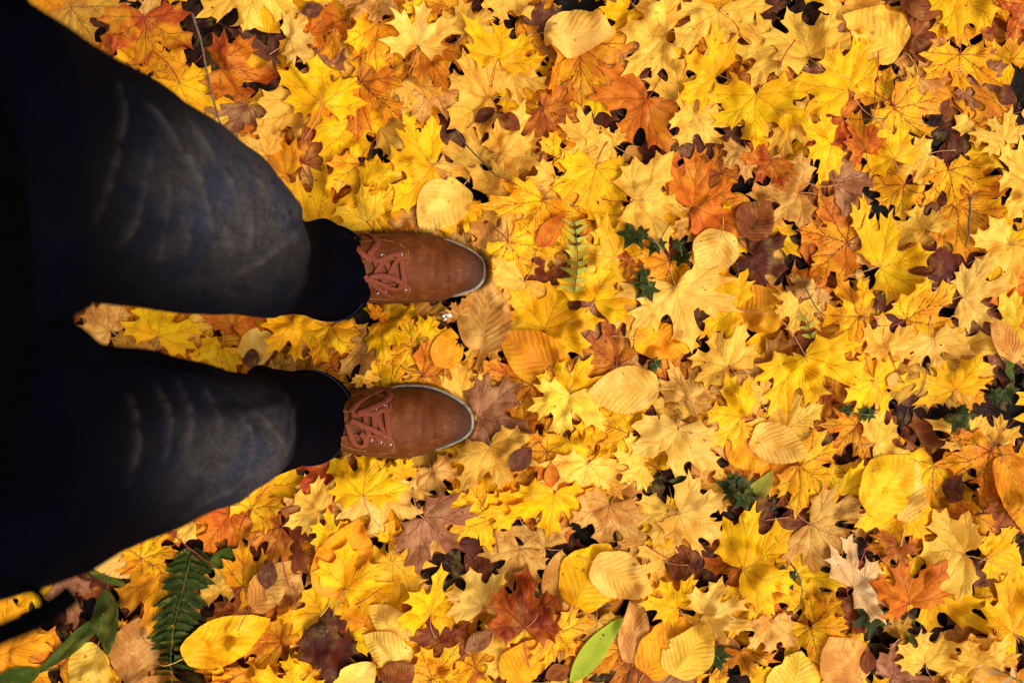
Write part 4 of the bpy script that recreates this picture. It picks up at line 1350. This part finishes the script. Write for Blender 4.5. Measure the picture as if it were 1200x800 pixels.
pel = jv(-.42, .02, .90, .085)
sp1 = jv(-.42, .02, 1.05, .085, pel)
sp2 = jv(-.405, .02, 1.22, .10, sp1)
sp3 = jv(-.385, .02, 1.36, .10, sp2)
nk = jv(-.355, .02, 1.46, .055, sp3)
nk2 = jv(-.328, .02, 1.52, .052, nk)
hd = jv(-.292, .02, 1.60, .078, nk2)
hd2 = jv(-.285, .02, 1.675, .084, hd)
hd3 = jv(-.29, .02, 1.73, .062, hd2)
for s, (kx, ky, ax, ay) in ((1, (-.295, .1165, -.285, .108)), (-1, (-.315, -.10, -.300, -.118))):
    hp = jv(-.385, .02 + s * .08, .86, .06, pel)
    th_ = jv(-.325, .02 + s * .105, .72, .055, hp)
    kn = jv(kx, ky, .50, .040, th_)
    cf = jv(kx - .004, ky * .5 + ay * .5, .34, .040, kn)
    an = jv(ax, ay, .13, .030, cf)
    ft = jv(ax + .03, ay, .085, .020, an)
    jv(ax + .14, ay, .055, .012, ft)
    sh = jv(-.345, .02 + s * .175, 1.375, .058, sp3)
    el = jv(-.28, .02 + s * .27, 1.17, .042, sh)
    wr = jv(-.05, .0 + s * .15, 1.50, .027, el)
    pm = jv(-.005, s * .115, 1.575, .030, wr)
    for fi, (dx, dy, dz, ln_) in enumerate(((.030, -.010, .030, 1.0), (.024, -.022, .034, 1.08), (.012, -.030, .036, 1.0), (.0, -.034, .036, .8), (.030, .012, .0, .8))):
        f1 = jv(-.005 + dx * 1.0, s * (.115 + dy), 1.575 + dz, .0095, pm)
        f2 = jv(-.005 + dx * 1.3 * ln_, s * (.115 + dy * 1.9 * ln_), 1.575 + dz * 1.35, .0085, f1)
        jv(-.005 + dx * 1.3 * ln_, s * (.115 + dy * 2.7 * ln_), 1.575 + dz * 1.1, .0075, f2)
me = bpy.data.meshes.new('person')
me.from_pydata(bv, be, [])
body = link('person', me)
md = body.modifiers.new('skin', 'SKIN')
for i, sv in enumerate(me.skin_vertices[0].data):
    sv.radius = (br[i], br[i])
    sv.use_root = (i == 0)
sb = body.modifiers.new('sub', 'SUBSURF')
sb.levels = sb.render_levels = 2
dg = bpy.context.evaluated_depsgraph_get()
ev = bpy.data.meshes.new_from_object(body.evaluated_get(dg))
body.modifiers.clear()
body.data = ev
ev.name = 'person'
ev.materials.clear(); ev.materials.append(M_SKIN)
ev.polygons.foreach_set('use_smooth', [True] * len(ev.polygons))
body['label'] = 'person standing in dark faded jeans and brown laced shoes, seen from above'
body['category'] = 'person'

# hair
V, F = lump(-.296, .02, 1.69, .098, .090, .085, 40, 22, .02, 17)
V = [(x, y, max(z, 1.655 if x > -.27 else 1.60)) for x, y, z in V]
link('hair', poly_mesh('hair', V, F, M_HAIR), body)


WEAR_L = [[(135, 88), (144, 128), (136, 178), (122, 230), (110, 261)], [(171, 122), (205, 162), (230, 205), (245, 255), (250, 304)],
          [(150, 100), (186, 140), (214, 180)], [(214, 131), (242, 175), (270, 215), (282, 258)], [(199, 187), (196, 242), (187, 304)],
          [(298, 205), (318, 236)], [(178, 175), (159, 255), (141, 285)], [(352, 266), (328, 288), (300, 309), (270, 322)], [(294, 242), (290, 298)],
          [(330, 240), (338, 262)], [(262, 260), (270, 300)], [(225, 240), (215, 320)]]
WEAR_R = [[(187, 447), (200, 480), (196, 520)], [(213, 447), (217, 474), (210, 530)], [(240, 454), (254, 500), (246, 545)], [(267, 454), (293, 480), (320, 507), (332, 524)],
          [(150, 450), (160, 500), (152, 560)], [(232, 590), (270, 566), (310, 535), (328, 516)], [(282, 490), (296, 530), (286, 560)], [(180, 600), (215, 560), (240, 520)]]


def bend_lines(lines):
    o = []
    for ln_ in lines:
        P_ = [Vector((a, b, 0)) for a, b in ln_]
        n_ = len(P_)
        q_ = []
        for i in range(n_ - 1):
            p0, p1, p2, p3 = P_[max(i - 1, 0)], P_[i], P_[i + 1], P_[min(i + 2, n_ - 1)]
            for k in range(6):
                f = k / 6
                v = .5 * ((2 * p1) + (p2 - p0) * f + (2 * p0 - 5 * p1 + 4 * p2 - p3) * f * f + (3 * p1 - p0 - 3 * p2 + p3) * f ** 3)
                q_.append((v.x, v.y))
        q_.append((P_[-1].x, P_[-1].y))
        o.append(q_)
    return o


WEAR_R = [[(182, 450), (198, 490), (192, 540)], [(208, 447), (222, 490), (214, 548)], [(238, 452), (256, 495), (252, 545)], [(264, 452), (296, 480), (322, 506), (334, 522)],
          [(150, 460), (160, 510), (150, 570)], [(228, 592), (270, 572), (308, 546), (330, 520)], [(280, 480), (296, 520), (286, 560)]]
WEAR_L, WEAR_R = bend_lines(WEAR_L), bend_lines(WEAR_R)


def wear_lit_at(x, y, z, lines, c0, sx_, sy_):
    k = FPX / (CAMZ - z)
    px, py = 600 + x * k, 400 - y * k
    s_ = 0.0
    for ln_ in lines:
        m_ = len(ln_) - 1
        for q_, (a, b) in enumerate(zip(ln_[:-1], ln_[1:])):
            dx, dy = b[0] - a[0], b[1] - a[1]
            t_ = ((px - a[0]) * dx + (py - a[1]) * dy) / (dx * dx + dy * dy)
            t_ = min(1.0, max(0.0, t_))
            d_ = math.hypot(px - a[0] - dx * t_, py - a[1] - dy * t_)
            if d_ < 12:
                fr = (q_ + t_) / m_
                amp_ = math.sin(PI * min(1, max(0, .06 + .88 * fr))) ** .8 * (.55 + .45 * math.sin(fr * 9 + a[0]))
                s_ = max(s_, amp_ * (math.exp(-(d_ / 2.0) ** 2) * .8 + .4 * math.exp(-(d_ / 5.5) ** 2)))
    g = math.exp(-((px - c0[0]) / sx_) ** 2) * math.exp(-((py - c0[1]) / sy_) ** 2)  # worn patch and lit knee in one painted field, dying out into dark denim
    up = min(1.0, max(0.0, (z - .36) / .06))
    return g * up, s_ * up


def ring_surface(name, rings, mat, parent, nseg=128, close_top=False, fade=None, noise_amp=.0, sub=10, fold=None, wear=None):
    """rings: (z, cx, cy, rx_front, rx_back, ry) from bottom to top; smooth loft"""
    R = np.array(rings, float)
    out_ = []
    n = len(R)
    for i in range(n - 1):
        p0, p1, p2, p3 = R[max(i - 1, 0)], R[i], R[i + 1], R[min(i + 2, n - 1)]
        for k in range(sub):
            f = k / sub
            out_.append(.5 * ((2 * p1) + (p2 - p0) * f + (2 * p0 - 5 * p1 + 4 * p2 - p3) * f * f + (3 * p1 - p0 - 3 * p2 + p3) * f ** 3))
    out_.append(R[-1])
    V, F, fd, sk = [], [], [], []
    for (z, cx, cy, rf, rb, ry) in out_:
        for k in range(nseg):
            a = 2 * PI * k / nseg
            ca, sa = math.cos(a), math.sin(a)
            rr = rf if ca > 0 else rb
            e = 0.0
            s1 = 0.0
            if fold:
                e, s1 = fold(z, a)
            sx = math.copysign(abs(ca) ** .92, ca)
            sy = math.copysign(abs(sa) ** .92, sa)
            zz = z - (0 if not fold else 0)
            x_, y_ = cx + sx * (rr + e), cy + sy * (ry + e)
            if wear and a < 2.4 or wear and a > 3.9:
                g_, s_ = wear_lit_at(x_, y_, z, *wear)
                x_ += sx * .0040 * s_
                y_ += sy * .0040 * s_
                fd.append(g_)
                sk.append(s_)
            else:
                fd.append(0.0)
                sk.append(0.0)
            V.append((x_, y_, zz))
    m = len(out_)
    for i in range(m - 1):
        for k in range(nseg):
            k2 = (k + 1) % nseg
            F.append((i * nseg + k, i * nseg + k2, (i + 1) * nseg + k2, (i + 1) * nseg + k))
    F.append(tuple(range(nseg))[::-1])
    F.append(tuple((m - 1) * nseg + k for k in range(nseg)))
    me = poly_mesh(name, V, F, mat)
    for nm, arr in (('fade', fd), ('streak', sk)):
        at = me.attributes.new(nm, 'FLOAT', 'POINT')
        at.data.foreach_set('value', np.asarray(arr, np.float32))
    return link(name, me, parent), out_


def make_fold(seed):
    r = random.Random(seed)
    # slanting creases: (centre angle, slope, centre height, reach, amplitude, width)
    cr = [(r.uniform(-1.9, 1.9), r.uniform(-2.2, 2.2), r.uniform(.42, .80), r.uniform(.06, .16), r.uniform(.002, .0045), r.uniform(.10, .20)) for _ in range(26)]
    # bunching above the shoe
    low = [(r.uniform(-2.4, 2.4), r.uniform(-7, 7), r.uniform(.12, .34), r.uniform(.03, .08), r.uniform(.004, .008), r.uniform(.2, .4)) for _ in range(14)]
    def fold(z, a):
        if a > PI:
            a -= 2 * PI
        e = 0.0
        s = 0.0
        for (a0, sl, z0, rc, am, wd) in cr + low:
            da = (a - a0 - sl * (z - z0))
            g = math.exp(-(da / wd) ** 2) * math.exp(-((z - z0) / rc) ** 2)
            e += am * g
            g2 = math.exp(-(da / (wd * .22)) ** 2) * math.exp(-((z - z0) / rc) ** 2)
            s = max(s, g2)
        e += .0016 * math.sin(a * 5 + z * 30) * math.sin(z * 23 + a * 2)
        k = max(0.0, min(1.0, (z - .36) / .08))
        return e, s * k
    return fold


def leg_rings(tab):
    o = []
    for z, fx, cpx, yt, yb in tab:                       # height, front px, centre px, top and bottom px
        k = (CAMZ - z) / FPX
        cx = (cpx - 600) * k
        o.append((z, cx, (400 - (yt + yb) / 2) * k, (fx - cpx) * k, max((fx - cpx) * k, (yb - yt) / 2 * k) * 1.0, (yb - yt) / 2 * k))
    return o


LEFT = [(.085, 432, 388, 270, 371), (.10, 436, 388, 267, 373), (.15, 420, 375, 266, 371), (.24, 388, 345, 262, 368), (.34, 368, 318, 246, 368),
        (.43, 357, 290, 215, 367), (.50, 350, 270, 186, 366), (.58, 316, 242, 156, 362), (.68, 268, 186, 112, 354), (.76, 212, 128, 74, 348), (.80, 180, 97, 54, 351), (.83, 150, 74, 38, 368), (.86, 128, 50, 20, 380), (.90, 100, 10, -6, 390)]
RIGHT = [(.085, 408, 362, 440, 538), (.10, 412, 362, 437, 541), (.15, 396, 350, 436, 545), (.24, 372, 325, 437, 552), (.34, 352, 300, 438, 562),
         (.43, 342, 272, 437, 572), (.50, 332, 256, 435, 580), (.58, 300, 228, 430, 594), (.68, 252, 172, 416, 622), (.76, 196, 114, 402, 650), (.80, 168, 88, 393, 664), (.83, 146, 68, 375, 678), (.86, 120, 40, 364, 690), (.90, 84, -6, 360, 706)]
fade_lit_l = lambda z, a: max(0, math.cos((a if a < PI else a - 2 * PI) - .15)) ** .6 * math.exp(-((z - .55) / .16) ** 2)
fade_lit_r = lambda z, a: max(0, math.cos((a if a < PI else a - 2 * PI) + .55)) ** .6 * math.exp(-((z - .55) / .15) ** 2)
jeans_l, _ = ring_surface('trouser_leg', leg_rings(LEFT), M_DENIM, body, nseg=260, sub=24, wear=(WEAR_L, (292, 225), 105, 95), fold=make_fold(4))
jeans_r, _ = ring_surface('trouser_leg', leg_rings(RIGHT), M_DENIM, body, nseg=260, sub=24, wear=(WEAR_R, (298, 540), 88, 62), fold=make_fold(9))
jeans_l['label'] = 'dark jeans leg over the upper shoe'
jeans_r['label'] = 'dark jeans leg over the lower shoe'
# hem bands with a seam
for tab, par_ in ((LEFT, jeans_l), (RIGHT, jeans_r)):
    lr = leg_rings(tab)
    z, cx, cy, rf, rb, ry = lr[1]
    hem = [(.080, cx - .001, cy, rf + .0005, rb, ry + .0005), (.084, cx, cy, rf + .003, rb + .003, ry + .003), (.10, cx, cy, rf + .0042, rb + .003, ry + .0042),
           (.112, cx - .002, cy, rf + .0035, rb + .003, ry + .0035), (.1145, cx - .004, cy, rf + .0010, rb, ry + .0010)]
    ring_surface('hem', hem, M_DENIM, par_, sub=3, fold=lambda z, a: (.0012 * math.sin(a * 4 + 1), 0))
for tab, par_ in ((LEFT, jeans_l), (RIGHT, jeans_r)):
    lr = leg_rings(tab)
    z, cx, cy, rf, rb, ry = lr[1]
    Vt, Ft = [], []
    for k in range(110):
        a0, a1 = 2 * PI * k / 110, 2 * PI * (k + .6) / 110
        P_ = []
        for a in (a0, a1):
            e = .0012 * math.sin(a * 4 + 1)
            rr = rf if math.cos(a) > 0 else rb
            P_.append((cx - .002 + math.copysign(abs(math.cos(a)) ** .92, math.cos(a)) * (rr + e + .0040), cy + math.copysign(abs(math.sin(a)) ** .92, math.sin(a)) * (ry + e + .0040), .1105))
        v_, f_ = tube_arrays(P_, .0005, 5)
        Ft += [tuple(i + len(Vt) for i in ff) for ff in f_]
        Vt += v_
    link('stitching', poly_mesh('stitching', Vt, Ft, simple_mat('blue_thread', (.035, .045, .085), .8)), par_)
# seat of the jeans and the jacket above it
ring_surface('jeans_seat', [(.785, -.385, .026, .038, .11, .05), (.80, -.395, .024, .053, .12, .11), (.86, -.41, .028, .085, .12, .196), (.94, -.42, .025, .09, .12, .19)], M_DENIM, body, fold=make_fold(2))
ring_surface('jacket', [(.865, -.42, .032, .098, .14, .198), (.90, -.42, .032, .10, .14, .200), (1.0, -.42, .025, .105, .14, .195), (1.12, -.415, .02, .115, .14, .19),
                        (1.26, -.40, .02, .125, .14, .205), (1.36, -.385, .02, .115, .13, .21), (1.42, -.37, .02, .08, .10, .15), (1.47, -.350, .02, .066, .075, .075)],
             M_JACKET, body, fold=make_fold(7))
for s in (1, -1):
    pts = [(-.345, .02 + s * .17, 1.38), (-.325, .02 + s * .225, 1.28), (-.28, .02 + s * .265, 1.18), (-.23, .02 + s * .26, 1.22), (-.14, .01 + s * .21, 1.36), (-.06, s * .158, 1.485)]
    V, F = tube_arrays(pts, [.085, .07, .062, .058, .050, .040], 20)
    link('sleeve', poly_mesh('sleeve', V, F, M_JACKET), body)

# strap end hanging from the jacket
def ribbon(path, width, thick, normal=Vector((0, 0, 1)), lat=None):
    V, F = [], []
    n = len(path)
    for i, p in enumerate(path):
        p = Vector(p)
        d = (Vector(path[min(i + 1, n - 1)]) - Vector(path[max(i - 1, 0)])).normalized()
        nn = normal if not isinstance(normal, list) else normal[i]
        a = d.cross(nn)
        if a.length < 1e-4:
            a = Vector((0, 1, 0))
        a.normalize()
        up = a.cross(d).normalized()
        wv_ = width * .5
        for sx, sy in ((-1, 0), (-.75, .5), (0, .62), (.75, .5), (1, 0), (.75, -.5), (0, -.5), (-.75, -.5)):
            V.append(tuple(p + a * (sx * wv_) + up * (sy * thick)))
    m = 8
    for i in range(n - 1):
        for k in range(m):
            k2 = (k + 1) % m
            F.append((i * m + k, i * m + k2, (i + 1) * m + k2, (i + 1) * m + k))
    F.append(tuple(range(m))[::-1])
    F.append(tuple((n - 1) * m + k for k in range(m)))
    return V, F


def catmull(P, sub=8):
    P = [Vector(p) for p in P]
    o = []
    n = len(P)
    for i in range(n - 1):
        p0, p1, p2, p3 = P[max(i - 1, 0)], P[i], P[i + 1], P[min(i + 2, n - 1)]
        for k in range(sub):
            f = k / sub
            o.append(.5 * ((2 * p1) + (p2 - p0) * f + (2 * p0 - 5 * p1 + 4 * p2 - p3) * f * f + (3 * p1 - p0 - 3 * p2 + p3) * f ** 3))
    o.append(P[-1])
    return o


zz = 1.02
pp = [(*W(-60, 640, zz), zz), (*W(-10, 676, zz), zz), (*W(22, 694, zz), zz - .01), (*W(33, 708, zz), zz - .015), (*W(30, 724, zz), zz - .015), (*W(-2, 744, zz), zz), (*W(-60, 766, zz), zz + .01)]
V, F = ribbon(catmull(pp), .006, .0012)
strap = link('hanging_strap', poly_mesh('hanging_strap', V, F, M_JACKET))
strap['label'] = 'black blurred strap loop hanging beside the jacket hem at lower left'; strap['category'] = 'strap'
pp = [(*W(-70, 768, zz), zz), (*W(-10, 746, zz), zz), (*W(36, 728, zz), zz), (*W(66, 710, zz), zz), (*W(86, 694, zz), zz)]
V, F = ribbon(catmull(pp), .0125, .002)
link('strap_end', poly_mesh('strap_end', V, F, M_JACKET), strap)

# ------------------------------------------------------------------ shoes
def top_h(d):                                           # height of the upper above the sole's bottom, d = distance from the toe
    return float(np.interp(d, [0, .008, .02, .04, .07, .10, .13, .16, .19, .23, .28, .31], [.045, .052, .058, .063, .068, .077, .090, .104, .118, .128, .128, .120]))


def shoe(O, side, zs, tox, eyes, bars, loops, facings, label):
    cen = O.mean(0)
    root = None
    x_toe = O[:, 0].max()
    x_heel = O[:, 0].min()
    nrm = np.roll(O, -1, 0) - np.roll(O, 1, 0)
    nrm = np.stack([nrm[:, 1], -nrm[:, 0]], 1)
    nrm /= np.hypot(*nrm.T)[:, None]
    if ((O + nrm * .01 - cen) ** 2).sum() < ((O - cen) ** 2).sum():
        nrm = -nrm
    n = len(O)
    # spine the rings shrink to
    sx0, sx1 = x_heel + .045, x_toe - .050
    ycen = lambda x: float(np.interp(x, [p[0] for p in tox], [p[1] for p in tox]))
    def spine(p):
        x = min(max(p[0], sx0), sx1)
        return np.array((x, ycen(x)))
    wall = .0035
    dt = x_toe - O[:, 0]
    upper_side = O[:, 1] > np.array([ycen(x) for x in O[:, 0]])
    lim = np.where(upper_side, .115, .045) if side == 'R' else np.where(upper_side, .055, .040)
    hf = np.clip((dt - lim) / .03, 0, 1)
    hf = hf * hf * (3 - 2 * hf)
    tuck = .0052 * hf + (.0010 if side == 'L' else .0)
    inner = O - nrm * (wall * (1 - hf))[:, None]
    V, F, wear = [], [], []
    TS = [0, .04, .09, .15, .22, .30, .39, .49, .60, .72, .85, 1.0]
    zb = .016
    K = []
    for t_s in TS:
        for i in range(n):
            sp_ = spine(inner[i])
            # rings bulge: plan shrinks slowly at first
            g = t_s
            q = inner[i] * (1 - g) + sp_ * g
            d = x_toe - q[0]
            h = top_h(d)
            prof = (1 - (1 - t_s) ** 2.7) ** .62 if t_s > 0 else 0
            z = zb + (h - zb) * prof
            # flex crease behind the toe box
            z -= (.0022 * math.exp(-((d - .062 - .1 * (q[1] - cen[1])) / .0035) ** 2) + .0020 * math.exp(-((d - .076 + .15 * (q[1] - cen[1])) / .003) ** 2) + .0012 * math.exp(-((d - .088) / .003) ** 2)) * prof
            V.append((q[0], q[1], zs + z))
            wear.append(min(1, math.exp(-((d - .012) / .026) ** 2) * .9 + .5 * math.exp(-(t_s / .12) ** 2)))
    m = len(TS)
    for j in range(m - 1):
        for i in range(n):
            i2 = (i + 1) % n
            F.append((j * n + i, j * n + i2, (j + 1) * n + i2, (j + 1) * n + i))
    # cap along the spine
    o3 = Vector((float(cen[0]), float(cen[1]), zs))
    loc = lambda P: [(p[0] - o3.x, p[1] - o3.y, p[2] - o3.z) for p in P]
    me = poly_mesh('shoe', loc(V), F, M_LEATHER)
    at = me.attributes.new('wear', 'FLOAT', 'POINT')
    at.data.foreach_set('value', np.asarray(wear, np.float32))
    so = link('shoe', me, body, tuple(o3))
    so['label'] = label
    kd = KDTree(len(V))
    for i, p in enumerate(V):
        kd.insert(Vector((p[0], p[1], 0)), i)
    kd.balance()
    def zat(x, y):
        r_ = kd.find_n(Vector((x, y, 0)), 4)
        ws = [1 / (q_[2] + 1e-4) for q_ in r_]
        return sum(V[q_[1]][2] * w_ for q_, w_ in zip(r_, ws)) / sum(ws)
    # sole: thick rubber with a rounded lip
    prof_s = [(-.004, 0.0), (0.0, .002), (.0008, .010), (.0006, .018), (-.0004, .0205), (-.0022, .0212), (-.0034, .0205), (-.006, .016)]
    V2, F2 = [], []
    for off, z in prof_s:
        for i in range(n):
            q = O[i] + nrm[i] * (off - tuck[i])
            V2.append((q[0], q[1], zs + z))
    for j in range(len(prof_s) - 1):
        for i in range(n):
            i2 = (i + 1) % n
            F2.append((j * n + i, j * n + i2, (j + 1) * n + i2, (j + 1) * n + i))
    F2.append(tuple(range(n))[::-1])
    link('sole', poly_mesh('sole', loc(V2), F2, M_SOLE), so)
    V2, F2 = [], []
    pw = [(-.0028, .0195), (-.0026, .0226), (-.0040, .0234), (-.0056, .0232), (-.0066, .020)]
    for off, z in pw:
        for i in range(n):
            q = O[i] + nrm[i] * (off - tuck[i])
            V2.append((q[0], q[1], zs + z))
    for j in range(len(pw) - 1):
        for i in range(n):
            i2 = (i + 1) % n
            F2.append((j * n + i, j * n + i2, (j + 1) * n + i2, (j + 1) * n + i))
    link('welt', poly_mesh('welt', loc(V2), F2, M_WELT), so)

    def PX(px, py, z):                                   # pixel to world at the shoe surface height
        x, y = W(px, py, z)
        for _ in range(3):
            zq = zat(x, y)
            x, y = W(px, py, zq)
        return x, y
    # lace facings
    for poly in facings:
        pts = [PX(a, b, .1) for a, b in poly]
        P = smooth_closed(pts, 48, 1)
        if ((P[:, 0] * np.roll(P[:, 1], -1) - np.roll(P[:, 0], -1) * P[:, 1]).sum()) < 0:
            P = P[::-1]
        C = canon([tuple(p) for p in P], .004)
        Vp = [(p[0], p[1], zat(p[0], p[1]) + .0032) for p in C['V']]
        Fp = [tuple(f) for f in C['F']]
        nb = len(Vp)
        rim = []
        for p in P:
            j = int(np.argmin(((C['V'] - p) ** 2).sum(1)))
            rim.append(j)
        for j in rim:
            x, y, z = Vp[j]
            Vp.append((x, y, z - .0045))
        for a_ in range(len(rim)):
            b_2 = (a_ + 1) % len(rim)
            if rim[a_] != rim[b_2]:
                Fp.append((rim[a_], nb + a_, nb + b_2, rim[b_2]))
        link('lace_facing', poly_mesh('lace_facing', loc(Vp), Fp, M_LEATHER), so)
        # stitching just inside the rim
        Q = P.mean(0)
        st = [tuple(Q + (p - Q) * .88) for p in P]
        st3 = [(x, y, zat(x, y) + .0034) for x, y in st]
        Vt, Ft = [], []
        for a_ in range(0, len(st3) - 1):
            pa, pb_ = Vector(st3[a_]), Vector(st3[a_ + 1])
            v_, f_ = tube_arrays([pa.lerp(pb_, .1), pa.lerp(pb_, .8)], .00035, 5)
            Ft += [tuple(i + len(Vt) for i in ff) for ff in f_]
            Vt += v_
        link('stitching', poly_mesh('stitching', loc(Vt), Ft, STALK['tan']), so)
    # eyelets
    EW = []
    for (a, b) in eyes:
        x, y = PX(a, b, .09)
        z = zat(x, y) + .0036
        EW.append((x, y, z))
        Vt, Ft = [], []
        R_, r_ = .0021, .0007
        for i in range(18):
            th = 2 * PI * i / 18
            for j in range(8):
                ph = 2 * PI * j / 8
                Vt.append((x + (R_ + r_ * math.cos(ph)) * math.cos(th), y + (R_ + r_ * math.cos(ph)) * math.sin(th), z + r_ * math.sin(ph)))
        for i in range(18):
            for j in range(8):
                Ft.append((i * 8 + j, ((i + 1) % 18) * 8 + j, ((i + 1) % 18) * 8 + (j + 1) % 8, i * 8 + (j + 1) % 8))
        link('eyelet', poly_mesh('eyelet', loc(Vt), Ft, M_METAL), so)
    # laces: flat ribbons that follow the instep
    for idx, (pl, lift, wdt) in enumerate(bars + loops):
        path = []
        for k_, e_ in enumerate(pl):
            a, b = e_[0], e_[1]
            ex = e_[2] if len(e_) > 2 else 0
            x, y = PX(a, b, .09)
            path.append((x, y, zat(x, y) + lift + ex))
        path = catmull(path, 7)
        path = [Vector((p.x, p.y, max(p.z, zat(p.x, p.y) + .0022))) for p in path]
        nrmv = []
        for p in path:
            e1 = .004
            dzx = (zat(p.x + e1, p.y) - zat(p.x - e1, p.y)) / (2 * e1)
            dzy = (zat(p.x, p.y + e1) - zat(p.x, p.y - e1)) / (2 * e1)
            nrmv.append(Vector((-dzx, -dzy, 1)).normalized())
        Vt, Ft = ribbon(path, wdt * 1.35, .0012, nrmv)
        link('lace', poly_mesh('lace', loc(Vt), Ft, M_LACE), so)
    return so


zsL = .027
zsR = .027
axL = [(W(346, 318, .03)[0], W(346, 318, .03)[1]), (W(430, 317, .03)[0], W(430, 317, .03)[1]), (W(570, 317, .03)[0], W(570, 317, .03)[1])]
axR = [(W(330, 493, .03)[0], W(330, 493, .03)[1]), (W(430, 493, .03)[0], W(430, 493, .03)[1]), (W(555, 493, .03)[0], W(555, 493, .03)[1])]
shoe(OUT_L, 'L', zsL, axL,
     [(470, 298), (449, 300), (438, 301.5), (475, 339), (451, 342.5), (442, 343)],
     [([(470, 297), (471.5, 310), (473.5, 326), (475, 340)], .004, .0062),
      ([(449, 300), (456, 314), (464, 328), (473, 338)], .0032, .0058),
      ([(469, 299), (462, 312), (454, 326), (446, 338)], .0042, .0058),
      ([(438, 302), (444, 316), (450, 330), (452, 341)], .0036, .0058),
      ([(456, 302), (446, 312), (438, 326), (432, 338)], .0050, .0058),
      ([(436, 300), (444, 306), (458, 300), (470, 297)], .0055, .0056)],
     [([(436, 306, .002), (424, 296, .006), (415, 282, .008), (424, 275, .006), (438, 277, .004), (443, 286, .003), (436, 296, .004), (430, 304, .003)], .005, .0066),
      ([(434, 326, .003), (446, 324, .005), (462, 327, .007), (471, 333, .006), (466, 340, .004), (452, 336, .004), (440, 331, .004), (430, 328, .003)], .005, .0060),
      ([(428, 324, .003), (440, 336, .004), (452, 345, .003), (460, 349, .001)], .005, .0058)],
     [[(482, 292), (484, 298), (480, 304), (466, 305), (448, 306), (420, 308), (405, 300), (418, 284), (445, 280), (466, 283)],
      [(484, 334), (485, 344), (480, 351), (460, 352), (438, 352), (415, 350), (408, 338), (425, 333), (450, 334), (470, 331)]],
     'brown laced leather shoe, upper of the pair')
shoe(OUT_R, 'R', zsR, axR,
     [(452, 476), (440, 479), (457, 520), (446, 517), (435, 515)],
     [([(452, 476), (454, 490), (456, 506), (457, 521)], .004, .0066),
      ([(441, 480), (444, 493), (450, 506), (456, 517)], .0030, .0058),
      ([(438, 480), (439, 494), (441, 508), (446, 517)], .0040, .0060),
      ([(428, 482), (429, 496), (432, 508), (435, 516)], .0036, .0060),
      ([(451, 478), (440, 484), (426, 484), (412, 486)], .0052, .0062)],
     [([(412, 482, .003), (422, 470, .006), (438, 461, .008), (452, 456, .008), (458, 462, .006), (452, 470, .004), (436, 478, .004), (420, 484, .003)], .006, .0066),
      ([(412, 492, .003), (424, 497, .005), (438, 503, .006), (450, 509, .004)], .005, .0060),
      ([(408, 496, .003), (412, 508, .005), (418, 520, .006), (427, 522, .005), (430, 515, .004), (424, 507, .003)], .006, .0060)],
     [[(461, 470), (463, 477), (458, 483), (440, 482), (418, 484), (398, 482), (392, 472), (410, 462), (438, 460), (454, 463)],
      [(463, 514), (466, 524), (460, 532), (440, 531), (418, 527), (398, 522), (396, 512), (420, 508), (445, 510), (455, 510)]],
     'brown laced leather shoe, lower of the pair')

# a few leaves pushed up against and over the edge of the soles
MAPLE_GROW = False
PRESS = False
for nm, zs_ in (('L', zsL), ('R', zsR)):
    sf = boxblur(dilate(FOOT[nm].astype(np.float32), 1), 2)
    H[:] = np.maximum(H, np.where(sf > .15, (zs_ + .022 * np.clip(sf * 1.4, 0, 1)), -1).astype(np.float32))
for (k, b, tp, wd, col, lb) in (('m', (536, 369), (528, 351), None, 'T', 'small tan maple leaf whose tip laps over the sole of the upper shoe'),
                                ('m', (474, 556), (466, 533), None, 'Y', 'yellow maple leaf leaning on the side of the lower shoe'),
                                ('m', (442, 372), (448, 355), None, 'Gs', 'speckled amber leaf pressed against the inner side of the upper shoe'),
                                ('m', (428, 440), (436, 456), None, 'C', 'small cream leaf against the lace side of the lower shoe')):
    ob, info = leaf_object(k, b, tp, wd, col, curl=.8, rest=.8)
    if ob:
        ob['label'] = lb; ob['category'] = 'leaf'; ob['group'] = GR[k]

# the carpet carries on past the edges of the picture
PRESS = False
heap = Heap()
scatter(1500, TOPC, -1.48, 1.48, -1.08, 1.08, True, False, skip=lambda x, y: abs(x) < FX + .05 and abs(y) < FY + .05)
outer = link('leaf_litter', heap.build('leaf_litter'))
outer['kind'] = 'stuff'
outer['label'] = 'fallen leaves carrying on beyond the picture'
